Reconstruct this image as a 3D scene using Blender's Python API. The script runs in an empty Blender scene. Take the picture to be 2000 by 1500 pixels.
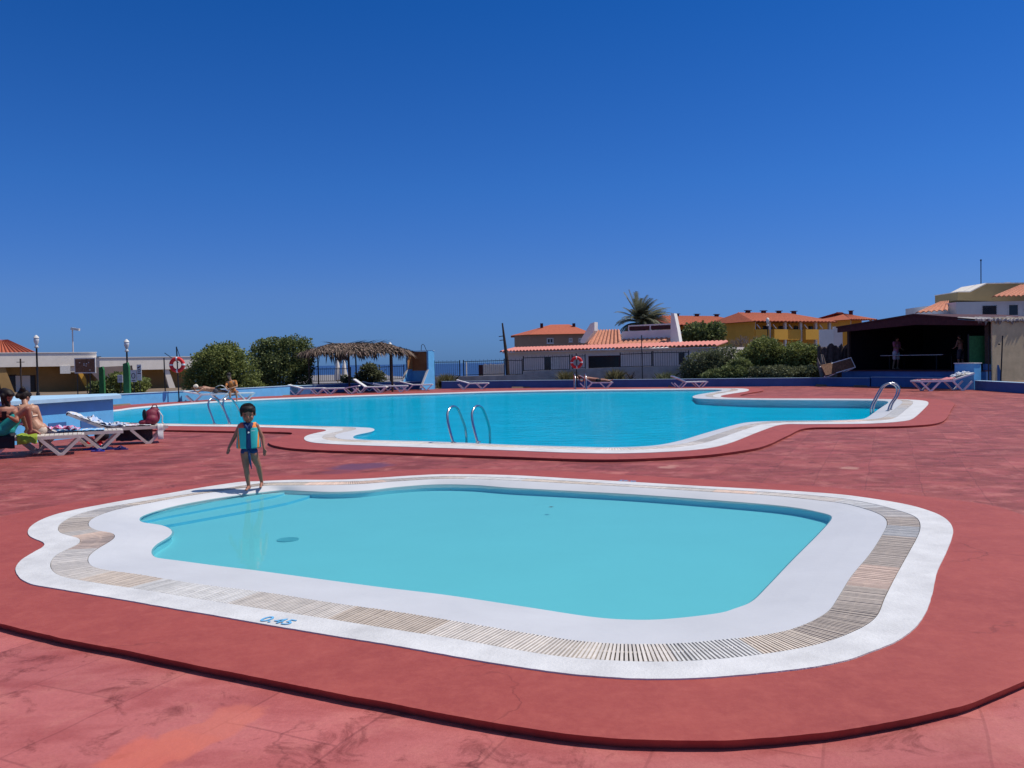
import bpy, bmesh, math, random
from math import radians, sin, cos, pi
from mathutils import Vector, Matrix, noise
from mathutils.geometry import tessellate_polygon
random.seed(7)
R_ = random.Random(11)
C = bpy.context.scene.collection
SC = bpy.context.scene

# ------------------------------------------------------------------ camera
F_PX, HY, ROLL, CAMH = 1650.0, 707.0, radians(1.0), 1.55
PITCH = math.atan((750 - HY) / F_PX)
CAM_R = Matrix.Rotation(pi / 2 - PITCH, 3, 'X') @ Matrix.Rotation(-ROLL, 3, 'Z')
cam_d = bpy.data.cameras.new('camera')
cam_d.sensor_width = 36.0
cam_d.lens = F_PX / 2000 * 36
cam_d.clip_start, cam_d.clip_end = 0.1, 60000
cam = bpy.data.objects.new('camera', cam_d)
C.objects.link(cam)
cam.matrix_world = Matrix.Translation((0, 0, CAMH)) @ CAM_R.to_4x4()
SC.camera = cam

# ------------------------------------------------------------------ sky, sun, exposure
SUN_EL, SUN_AZ = radians(59), radians(10)          # azimuth from +X towards +Y
world = bpy.data.worlds.new('World')
SC.world = world
world.use_nodes = True
wn = world.node_tree.nodes
wl = world.node_tree.links
bg = wn['Background']
sky = wn.new('ShaderNodeTexSky')
sky.sky_type = 'NISHITA'
sky.sun_disc = False
sky.sun_elevation = SUN_EL
sky.sun_rotation = pi / 2 - SUN_AZ
sky.altitude = 0
sky.air_density, sky.dust_density, sky.ozone_density = 1.0, 0.2, 1.5
# clear deep-blue Atlantic sky: the sky texture filtered by elevation, polarised low down, lifted overhead out of view to brighten shade
stc = wn.new('ShaderNodeTexCoord')
sxyz = wn.new('ShaderNodeSeparateXYZ')
wl.new(stc.outputs['Generated'], sxyz.inputs[0])
ramp = wn.new('ShaderNodeValToRGB')
SKY_TINT = [(0.0, (.097, .230, .667)), (.08, (.143, .267, .62)), (.2, (.100, .287, .653)), (.39, (.044, .260, .633)), (.60, (.72, .78, .86)), (1.0, (1.0, .98, .96))]
wl.new(sxyz.outputs['Z'], ramp.inputs[0])
while len(ramp.color_ramp.elements) < len(SKY_TINT): ramp.color_ramp.elements.new(.5)
for e_, (p_, c_) in zip(ramp.color_ramp.elements, SKY_TINT): e_.position = p_
for e_, (p_, c_) in zip(ramp.color_ramp.elements, SKY_TINT): e_.color = (*c_, 1)
smul = wn.new('ShaderNodeMix'); smul.data_type = 'RGBA'; smul.blend_type = 'MULTIPLY'; smul.inputs[0].default_value = 1
wl.new(sky.outputs[0], smul.inputs[6]); wl.new(ramp.outputs[0], smul.inputs[7])
wl.new(smul.outputs[2], bg.inputs['Color'])
bg.inputs['Strength'].default_value = 0.144

sun_d = bpy.data.lights.new('sun', 'SUN')
sun_d.energy = 4.6
sun_d.angle = radians(0.5)
sun_d.color = (1.0, 0.945, 0.86)
sun = bpy.data.objects.new('sun', sun_d)
C.objects.link(sun)
SUN_DIR = Vector((cos(SUN_EL) * cos(SUN_AZ), cos(SUN_EL) * sin(SUN_AZ), sin(SUN_EL)))
sun.rotation_euler = (-SUN_DIR).to_track_quat('-Z', 'Y').to_euler()
sun.location = (30, 10, 60)

vs = SC.view_settings
vs.view_transform = 'Standard'
vs.look = 'None'
vs.exposure = 0.0
vs.gamma = 1.0
SC.cycles.transparent_max_bounces = 16
SC.cycles.max_bounces = 8

# ------------------------------------------------------------------ where a photographed point lies
def ray(px, py):
    return CAM_R @ Vector(((px - 1000) / F_PX, -(py - 750) / F_PX, -1.0))
def G(px, py, z=0.0):
    d = ray(px, py)
    t = (z - CAMH) / d.z
    return Vector((d.x * t, d.y * t, z))
def P(px, py, Y):
    d = ray(px, py)
    t = Y / d.y
    return Vector((d.x * t, Y, CAMH + d.z * t))
class Face:
    """a vertical plane through two ground points; local u along it, z up"""
    def __init__(s, L, Rr):
        s.L = Vector((L[0], L[1], 0)); s.R = Vector((Rr[0], Rr[1], 0))
        s.x = (s.R - s.L).normalized(); s.n = Vector((s.x.y, -s.x.x, 0))
        s.rz = math.atan2(s.x.y, s.x.x)
    def uz(s, px, py, back=0.0):
        d = ray(px, py); o = Vector((0, 0, CAMH)); p0 = s.L - s.n * back
        t = (p0 - o).dot(s.n) / d.dot(s.n)
        p = o + d * t
        return (p - s.L).dot(s.x), p.z

# ------------------------------------------------------------------ materials
def lin(*c):
    return tuple((v / 255 / 12.92 if v / 255 <= .04045 else ((v / 255 + .055) / 1.055) ** 2.4) for v in c)
def nt(name):
    m = bpy.data.materials.new(name); m.use_nodes = True
    t = m.node_tree
    return m, t.nodes, t.links, t.nodes['Principled BSDF']
def pmat(name, c, rough=.65, var=.18, scale=4.0, bump=0.0, bscale=40., metal=0.0, spec=.3, c2=None, coord='Object', attr=None, stain=None):
    m, n, l, b = nt(name)
    b.inputs['Roughness'].default_value = rough
    b.inputs['Metallic'].default_value = metal
    b.inputs['Specular IOR Level'].default_value = spec
    tc = n.new('ShaderNodeTexCoord')
    nz = n.new('ShaderNodeTexNoise'); nz.inputs['Scale'].default_value = scale
    nz.inputs['Detail'].default_value = 6; nz.inputs['Roughness'].default_value = .62
    l.new(tc.outputs[coord], nz.inputs['Vector'])
    mx = n.new('ShaderNodeMix'); mx.data_type = 'RGBA'
    lo = tuple(max(0, v * (1 - var)) for v in c)
    hi = c2 if c2 else tuple(min(1, v * (1 + var)) for v in c)
    mx.inputs[6].default_value = (*lo, 1); mx.inputs[7].default_value = (*hi, 1)
    rp = n.new('ShaderNodeMapRange'); rp.inputs[1].default_value = .3; rp.inputs[2].default_value = .7
    l.new(nz.outputs[0], rp.inputs[0]); l.new(rp.outputs[0], mx.inputs[0])
    out = mx.outputs[2]
    if stain:
        for sc_, lo_, hi_, am_ in ((1.7, .54, .72, stain[1]), (9.0, .60, .72, stain[1] * .8)):
            s1 = n.new('ShaderNodeTexNoise'); s1.inputs['Scale'].default_value = sc_; s1.inputs['Detail'].default_value = 8; s1.inputs['Roughness'].default_value = .7
            l.new(tc.outputs[coord], s1.inputs['Vector'])
            r1 = n.new('ShaderNodeMapRange'); r1.inputs[1].default_value = lo_; r1.inputs[2].default_value = hi_; r1.inputs[4].default_value = am_; l.new(s1.outputs[0], r1.inputs[0])
            m1 = n.new('ShaderNodeMix'); m1.data_type = 'RGBA'; l.new(r1.outputs[0], m1.inputs[0]); l.new(out, m1.inputs[6]); m1.inputs[7].default_value = (*stain[0], 1); out = m1.outputs[2]
    if attr:
        at = n.new('ShaderNodeAttribute'); at.attribute_name = attr
        mu = n.new('ShaderNodeMix'); mu.data_type = 'RGBA'; mu.blend_type = 'MULTIPLY'; mu.inputs[0].default_value = 1
        l.new(out, mu.inputs[6]); l.new(at.outputs['Color'], mu.inputs[7]); out = mu.outputs[2]
    l.new(out, b.inputs['Base Color'])
    if bump:
        n2 = n.new('ShaderNodeTexNoise'); n2.inputs['Scale'].default_value = bscale; n2.inputs['Detail'].default_value = 5
        l.new(tc.outputs[coord], n2.inputs['Vector'])
        bp = n.new('ShaderNodeBump'); bp.inputs['Strength'].default_value = bump; bp.inputs['Distance'].default_value = .02
        l.new(n2.outputs[0], bp.inputs['Height']); l.new(bp.outputs[0], b.inputs['Normal'])
    return m

def deck_mat(name, c, dark, pale, slabs, patch=False, front=None):
    m, n, l, b = nt(name)
    b.inputs['Roughness'].default_value = .62
    b.inputs['Specular IOR Level'].default_value = .25
    tc = n.new('ShaderNodeTexCoord')
    def noise_(scale, detail=6, rough=.6, dist=0., off=(0, 0, 0), sc=(1, 1, 1), rot=0):
        mp = n.new('ShaderNodeMapping'); mp.inputs['Location'].default_value = off; mp.inputs['Scale'].default_value = sc
        mp.inputs['Rotation'].default_value = (0, 0, rot)
        l.new(tc.outputs['Object'], mp.inputs['Vector'])
        z = n.new('ShaderNodeTexNoise'); z.inputs['Scale'].default_value = scale; z.inputs['Detail'].default_value = detail
        z.inputs['Roughness'].default_value = rough; z.inputs['Distortion'].default_value = dist
        l.new(mp.outputs[0], z.inputs['Vector']); return z.outputs[0]
    def rng(v, a, bb, lo=0., hi=1.):
        r = n.new('ShaderNodeMapRange'); r.inputs[1].default_value = a; r.inputs[2].default_value = bb
        r.inputs[3].default_value = lo; r.inputs[4].default_value = hi; l.new(v, r.inputs[0]); return r.outputs[0]
    def mix(f, A, B, blend='MIX'):
        x = n.new('ShaderNodeMix'); x.data_type = 'RGBA'; x.blend_type = blend
        for sock, v in ((x.inputs[6], A), (x.inputs[7], B)):
            if isinstance(v, tuple): sock.default_value = (*v, 1)
            else: l.new(v, sock)
        if isinstance(f, float): x.inputs[0].default_value = f
        else: l.new(f, x.inputs[0])
        return x.outputs[2]
    col = mix(rng(noise_(.9, 7, .65), .35, .68), c, dark)
    if front:
        # the strip in front of the paddling pool has a newer, pinker coat than the old terrace behind
        sy = n.new('ShaderNodeSeparateXYZ'); l.new(tc.outputs['Object'], sy.inputs[0])
        ya = n.new('ShaderNodeMath'); ya.operation = 'ADD'; l.new(sy.outputs['Y'], ya.inputs[0]); l.new(rng(noise_(1.1, 5), .2, .8, -1.2, 1.2), ya.inputs[1])
        col = mix(rng(ya.outputs[0], 4.8, 7.2, 1, 0), col, front)
        col = mix(rng(noise_(1.5, 7, .58, .3, (4, 2, 0), (1, 2.4, 1), radians(-60)), .46, .60, 0, .75), col, (.33, .074, .070))
    if slabs: col = mix(rng(noise_(2.3, 8, .7, .5, (3, 1, 0)), .5, .72, 0, .75), col, pale)
    else:
        col = mix(rng(noise_(5.5, 8, .72, .2, (3, 1, 0)), .45, .75, 0, .55), col, pale)
        col = mix(rng(noise_(22, 5, .7, 0, (1, 2, 0)), .45, .75, 0, .35), col, pale)
    if slabs:
        col = mix(rng(noise_(3.4, 8, .72, .8, (9, 4, 0)), .54, .66, 0, .8), col, dark)
        # sun-bleached scuffs
        col = mix(rng(noise_(5.5, 8, .75, .6, (5, 9, 2)), .68, .76, 0, .5), col, tuple(min(1, v * 1.25 + .05) for v in pale))
        mp = n.new('ShaderNodeMapping'); mp.inputs['Rotation'].default_value = (0, 0, radians(-66)); mp.inputs['Location'].default_value = (.23, .37, 0)
        l.new(tc.outputs['Object'], mp.inputs['Vector'])
        wob = n.new('ShaderNodeTexNoise'); wob.inputs['Scale'].default_value = 1.6
        l.new(tc.outputs['Object'], wob.inputs['Vector'])
        ad = n.new('ShaderNodeMix'); ad.data_type = 'RGBA'; ad.blend_type = 'LINEAR_LIGHT'; ad.inputs[0].default_value = .03
        l.new(mp.outputs[0], ad.inputs[6]); l.new(wob.outputs['Color'], ad.inputs[7])
        br = n.new('ShaderNodeTexBrick'); br.inputs['Scale'].default_value = 1.0
        br.inputs['Brick Width'].default_value = 1.25; br.inputs['Row Height'].default_value = .62
        br.inputs['Mortar Size'].default_value = .009; br.inputs['Mortar Smooth'].default_value = .6
        br.inputs['Color1'].default_value = (.86, .84, .84, 1); br.inputs['Color2'].default_value = (1.14, 1.16, 1.14, 1)
        br.inputs['Mortar'].default_value = (.78, .76, .76, 1)
        l.new(ad.outputs[2], br.inputs['Vector'])
        col = mix(1.0, col, br.outputs[0], 'MULTIPLY')
    # hairline cracks and grit
    cv = n.new('ShaderNodeTexVoronoi'); cv.feature = 'DISTANCE_TO_EDGE'; cv.inputs['Scale'].default_value = .55
    cw = n.new('ShaderNodeTexNoise'); cw.inputs['Scale'].default_value = 2.2; cw.inputs['Detail'].default_value = 8
    l.new(tc.outputs['Object'], cw.inputs['Vector'])
    cm = n.new('ShaderNodeMix'); cm.data_type = 'RGBA'; cm.blend_type = 'LINEAR_LIGHT'; cm.inputs[0].default_value = .35
    l.new(tc.outputs['Object'], cm.inputs[6]); l.new(cw.outputs['Color'], cm.inputs[7]); l.new(cm.outputs[2], cv.inputs['Vector'])
    gate = rng(noise_(.7, 3, .5, 0, (2, 7, 1)), .48, .60, 0, .7)
    ck = n.new('ShaderNodeMath'); ck.operation = 'MULTIPLY'
    l.new(rng(cv.outputs['Distance'], .0, .007, 1, 0), ck.inputs[0]); l.new(gate, ck.inputs[1])
    col = mix(ck.outputs[0], col, tuple(v * .45 for v in dark))
    col = mix(rng(noise_(190, 3, .8, 0, (1, 1, 1)), .66, .74, 0, .35), col, tuple(min(1, v * 1.3 + .05) for v in pale))
    # fine grain
    col = mix(rng(noise_(60, 4, .7), .3, .7, 0, .22), col, dark)
    if patch:
        # two old repairs: a newer orange coat and a damp purple smear, each with an outline of its own
        sx = n.new('ShaderNodeSeparateXYZ')
        wp = n.new('ShaderNodeTexNoise'); wp.inputs['Scale'].default_value = 3.5; wp.inputs['Detail'].default_value = 6
        l.new(tc.outputs['Object'], wp.inputs['Vector'])
        aw = n.new('ShaderNodeMix'); aw.data_type = 'RGBA'; aw.blend_type = 'LINEAR_LIGHT'; aw.inputs[0].default_value = .16
        l.new(tc.outputs['Object'], aw.inputs[6]); l.new(wp.outputs['Color'], aw.inputs[7])
        def blob(x, y, rx, ry, rot, colr, amount, box=False):
            nonlocal col
            mp2 = n.new('ShaderNodeMapping'); mp2.vector_type = 'TEXTURE'
            mp2.inputs['Location'].default_value = (x, y, 0); mp2.inputs['Rotation'].default_value = (0, 0, rot)
            mp2.inputs['Scale'].default_value = (rx, ry, 1000)
            l.new(aw.outputs[2], mp2.inputs['Vector'])
            if box:
                ab_ = n.new('ShaderNodeVectorMath'); ab_.operation = 'ABSOLUTE'; l.new(mp2.outputs[0], ab_.inputs[0])
                sp_ = n.new('ShaderNodeSeparateXYZ'); l.new(ab_.outputs[0], sp_.inputs[0])
                mm = n.new('ShaderNodeMath'); mm.operation = 'MAXIMUM'; l.new(sp_.outputs['X'], mm.inputs[0]); l.new(sp_.outputs['Y'], mm.inputs[1])
                col = mix(rng(mm.outputs[0], .8, 1.06, amount, 0), col, colr)
            else:
                ln = n.new('ShaderNodeVectorMath'); ln.operation = 'LENGTH'
                l.new(mp2.outputs[0], ln.inputs[0])
                col = mix(rng(ln.outputs['Value'], .75, 1.15, amount, 0), col, colr)
        g1 = G(285, 1482, -.045)
        blob(g1.x, g1.y, .17, .16, radians(66), (.52, .125, .085), .75, True)
        g1 = G(425, 1420, -.045)
        blob(g1.x, g1.y, .22, .12, radians(66), (.50, .135, .095), .65, True)
        g1 = G(350, 1462, -.045)
        blob(g1.x, g1.y, .13, .12, radians(66), (.50, .13, .09), .6, True)
        g2 = G(705, 911, -.045)
        blob(g2.x, g2.y, .42, .5, radians(-50), (.12, .045, .085), .9)
        for sx_, sy_, ra_, rb__ in ((1303, 913, .13, .16), (1318, 910, .10, .08), (1660, 914, .14, .12)):
            g3 = G(sx_, sy_, -.045); blob(g3.x, g3.y, ra_, rb__, .4, (.50, .27, .21), .5)
        g3 = G(660, 922, -.045)
        blob(g3.x, g3.y, .3, .2, 0, (.16, .04, .06), .6)
    l.new(col, b.inputs['Base Color'])
    h = noise_(14, 8, .7)
    bp = n.new('ShaderNodeBump'); bp.inputs['Strength'].default_value = .35 if slabs else .2; bp.inputs['Distance'].default_value = .02
    l.new(h, bp.inputs['Height']); l.new(bp.outputs[0], b.inputs['Normal'])
    return m

def water_mat(name, tint, refl, rscale, rstr, cap):
    m = bpy.data.materials.new(name); m.use_nodes = True
    n = m.node_tree.nodes; l = m.node_tree.links
    n.remove(n['Principled BSDF'])
    out = n['Material Output']
    tr = n.new('ShaderNodeBsdfTransparent'); tr.inputs[0].default_value = (*tint, 1)
    gl = n.new('ShaderNodeBsdfAnisotropic') if False else n.new('ShaderNodeBsdfGlossy')
    gl.inputs['Roughness'].default_value = .04
    tc = n.new('ShaderNodeTexCoord')
    mp = n.new('ShaderNodeMapping'); mp.inputs['Scale'].default_value = (1, 1.6, 1)
    l.new(tc.outputs['Object'], mp.inputs['Vector'])
    nz = n.new('ShaderNodeTexNoise'); nz.inputs['Scale'].default_value = rscale; nz.inputs['Detail'].default_value = 4; nz.inputs['Distortion'].default_value = .4
    l.new(mp.outputs[0], nz.inputs['Vector'])
    bp = n.new('ShaderNodeBump'); bp.inputs['Strength'].default_value = rstr; bp.inputs['Distance'].default_value = .03
    l.new(nz.outputs[0], bp.inputs['Height'])
    l.new(bp.outputs[0], gl.inputs['Normal'])
    fr = n.new('ShaderNodeFresnel'); fr.inputs['IOR'].default_value = 1.33
    l.new(bp.outputs[0], fr.inputs['Normal'])
    mu = n.new('ShaderNodeMath'); mu.operation = 'MULTIPLY'; mu.inputs[1].default_value = refl
    l.new(fr.outputs[0], mu.inputs[0])
    mn = n.new('ShaderNodeMath'); mn.operation = 'MINIMUM'; mn.inputs[1].default_value = cap
    l.new(mu.outputs[0], mn.inputs[0])
    mx = n.new('ShaderNodeMixShader')
    l.new(mn.outputs[0], mx.inputs[0]); l.new(tr.outputs[0], mx.inputs[1]); l.new(gl.outputs[0], mx.inputs[2])
    l.new(mx.outputs[0], out.inputs['Surface'])
    return m

def leaf_mat(name, c, c2):
    m, n, l, b = nt(name)
    b.inputs['Roughness'].default_value = .6
    b.inputs['Specular IOR Level'].default_value = .25
    at = n.new('ShaderNodeAttribute'); at.attribute_name = 'tone'
    mx = n.new('ShaderNodeMix'); mx.data_type = 'RGBA'
    mx.inputs[6].default_value = (*c, 1); mx.inputs[7].default_value = (*c2, 1)
    l.new(at.outputs['Fac'], mx.inputs[0]); l.new(mx.outputs[2], b.inputs['Base Color'])
    tl = n.new('ShaderNodeBsdfTranslucent'); l.new(mx.outputs[2], tl.inputs['Color'])
    ms = n.new('ShaderNodeMixShader'); ms.inputs[0].default_value = .3
    l.new(b.outputs[0], ms.inputs[1]); l.new(tl.outputs[0], ms.inputs[2])
    l.new(ms.outputs[0], n['Material Output'].inputs['Surface'])
    return m

M = {}
M['deck'] = deck_mat('deck_paint', (.30, .072, .058), (.15, .029, .025), (.50, .175, .145), True, True, (.44, .125, .118))
M['apron'] = deck_mat('apron_paint', (.33, .066, .052), (.26, .048, .040), (.42, .105, .078), False)
M['white'] = pmat('white_coping', (.56, .55, .545), .55, .10, 3.0, .25, 60, c2=(.655, .645, .635), stain=((.36, .35, .33), .38))
M['lip'] = pmat('pale_blue_lip', (.525, .525, .535), .45, .05, 1.5, .06, 30, stain=((.40, .41, .43), .22))
M['slat'] = pmat('grate_slat', (.66, .60, .54), .55, .12, 12, 0, attr='tone')
M['channel'] = pmat('grate_channel', (.022, .018, .016), .9)
M['basin1'] = pmat('paddling_basin', (.47, .70, .74), .6, .02, 1.2)
M['basin2'] = pmat('pool_basin', (.46, .67, .71), .6, .10, .7)
M['stepblue'] = pmat('blue_step', (.25, .62, .78), .6, .03)
M['water1'] = water_mat('shallow_water', (.465, .77, .79), .56, 4.0, .06, .36)
M['water2'] = water_mat('deep_water', (.02, .675, .81), .38, 2.2, .8, .28)
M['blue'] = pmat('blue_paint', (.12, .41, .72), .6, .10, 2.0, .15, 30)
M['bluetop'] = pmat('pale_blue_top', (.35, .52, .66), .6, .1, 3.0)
M['navy'] = pmat('navy_paint', (.045, .12, .30), .6, .12, 2.0)  # darker copy of the blue, deepens the shade on walls facing away from the sun
M['plastic'] = pmat('white_plastic', (.80, .79, .76), .4, .06, 6, spec=.45)
M['plastic_old'] = pmat('aged_plastic', (.56, .50, .44), .5, .12, 5, spec=.35)  # beige-brown that puts the legs' shade and warm bounce into the colour
M['sling'] = pmat('grey_sling', (.20, .19, .21), .8)
M['steel'] = pmat('steel', (.47, .47, .48), .22, .04, 8, metal=1.0)
M['iron'] = pmat('black_iron', (.012, .012, .016), .5)
M['wood'] = pmat('dark_wood', (.05, .032, .024), .8, .3, 12)
M['thatch'] = pmat('thatch', (.112, .082, .066), .9, .4, 7, attr='tone')
M['greenwood'] = pmat('green_wood', (.025, .13, .045), .7, .3, 9)
M['stucco'] = pmat('grey_stucco', (.66, .59, .56), .85, .08, 1.2, .2, 25)
M['white_wall'] = pmat('whitewash', (.68, .66, .63), .8, .06, 1.2, .15, 20)
M['ochre'] = pmat('ochre_wall', (.36, .22, .085), .85, .12, 1.2, .2, 20)
M['cream'] = pmat('cream_fascia', (.78, .71, .62), .8, .07, 1.4)
M['yellow'] = pmat('yellow_wall', (.66, .345, .05), .85, .08, 1.0)
M['brown_wall'] = pmat('brown_wall', (.34, .23, .16), .85, .1, 1.0)
M['olive_wall'] = pmat('olive_wall', (.34, .255, .13), .85, .1, 1.0)
M['beige'] = pmat('beige_render', (.55, .43, .27), .9, .15, 2.0, .4, 30)
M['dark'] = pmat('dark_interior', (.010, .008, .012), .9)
M['maroon'] = pmat('maroon_timber', (.06, .018, .022), .8, .3, 6)
M['glass'] = pmat('dark_glass', (.02, .022, .028), .15, spec=.5)
M['frame'] = pmat('white_frame', (.62, .60, .57), .6)
M['tile'] = pmat('orange_tile', (.39, .098, .048), .8, .22, 5, .3, 30)
M['tilepale'] = pmat('weathered_tile', (.47, .19, .115), .8, .3, 6, .3, 30)
M['tilepink'] = pmat('pink_tile', (.56, .20, .16), .75, .12, 6, .2, 30)
M['ground'] = pmat('dry_earth', (.16, .115, .08), .95, .3, .6, .5, 8)
M['sea'] = pmat('sea', (.012, .04, .12), .35, .25, .004, spec=.4)
M['rock'] = pmat('grey_ledge', (.36, .33, .32), .9, .2, 2.0, .5, 12)
M['red'] = pmat('buoy_red', (.62, .025, .025), .5, .06)
M['bandwhite'] = pmat('buoy_band', (.72, .70, .68), .5, .04)
M['board'] = pmat('sign_board', (.17, .085, .05), .7, .5, 9)
M['paper'] = pmat('sign_white', (.62, .60, .58), .7, .15, 14)
M['ink'] = pmat('marking_blue', (.12, .36, .60), .7, .25, 30)
M['lampglass'] = pmat('lamp_glass', (.60, .62, .66), .2, spec=.5)
M['leafA'] = leaf_mat('olive_leaf', (.055, .075, .020), (.30, .33, .10))
M['leafB'] = leaf_mat('dark_leaf', (.040, .060, .022), (.23, .265, .095))
M['leafC'] = leaf_mat('grey_leaf', (.05, .062, .035), (.22, .235, .12))
M['dry'] = leaf_mat('dry_grass', (.09, .075, .03), (.25, .22, .10))
M['palm'] = leaf_mat('palm_leaf', (.06, .07, .045), (.26, .26, .17))
M['bark'] = pmat('bark', (.10, .075, .055), .9, .3, 8)
M['deadwood'] = pmat('dead_wood', (.20, .165, .15), .9, .3, 8)
M['skinA'] = pmat('tan_skin', (.33, .165, .10), .5, .06, 8, spec=.35)
M['skinB'] = pmat('brown_skin', (.30, .12, .075), .5, .06, 8, spec=.35)
M['skinC'] = pmat('olive_skin', (.42, .22, .14), .5, .06, 8, spec=.35)
M['hair'] = pmat('black_hair', (.014, .009, .008), .6, .3, 30, spec=.22)
M['cap'] = pmat('cream_cap', (.62, .55, .44), .8)
M['teal'] = pmat('teal_cloth', (.012, .26, .24), .75, .1, 10)
M['vteal'] = pmat('vest_teal', (.03, .36, .36), .7, .06, 14)
M['vorange'] = pmat('vest_orange', (.80, .22, .045), .7, .05, 14)
M['vcoral'] = pmat('vest_coral', (.55, .09, .06), .7, .05, 14)
M['vnavy'] = pmat('vest_navy', (.012, .035, .12), .7, .1, 14)
M['cream_cloth'] = pmat('cream_cloth', (.62, .50, .40), .8)
M['brown_cloth'] = pmat('rust_cloth', (.22, .07, .03), .8, .3, 9)
M['pink'] = pmat('pink_towel', (.55, .20, .22), .9, .15, 10)
M['pinkshirt'] = pmat('pink_shirt', (.45, .17, .25), .9, .15, 10)
M['whiteshort'] = pmat('white_cloth', (.6, .6, .65), .9, .1, 10)
M['burgundy'] = pmat('burgundy_fabric', (.16, .012, .035), .6, .25, 12)
M['royal'] = pmat('royal_blue_rubber', (.02, .05, .35), .6, .2, 12)
M['navyrub'] = pmat('navy_rubber', (.012, .02, .13), .6, .2, 12)
M['scarlet'] = pmat('scarlet_cloth', (.62, .015, .03), .8, .2, 12)
M['lime'] = pmat('lime_cloth', (.22, .30, .03), .8, .3, 14)
M['aqua'] = pmat('aqua_bag', (.14, .40, .45), .7, .15, 14)
M['black'] = pmat('black_fabric', (.012, .012, .018), .8)
M['tabletop'] = pmat('table_top', (.03, .04, .09), .5)

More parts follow.
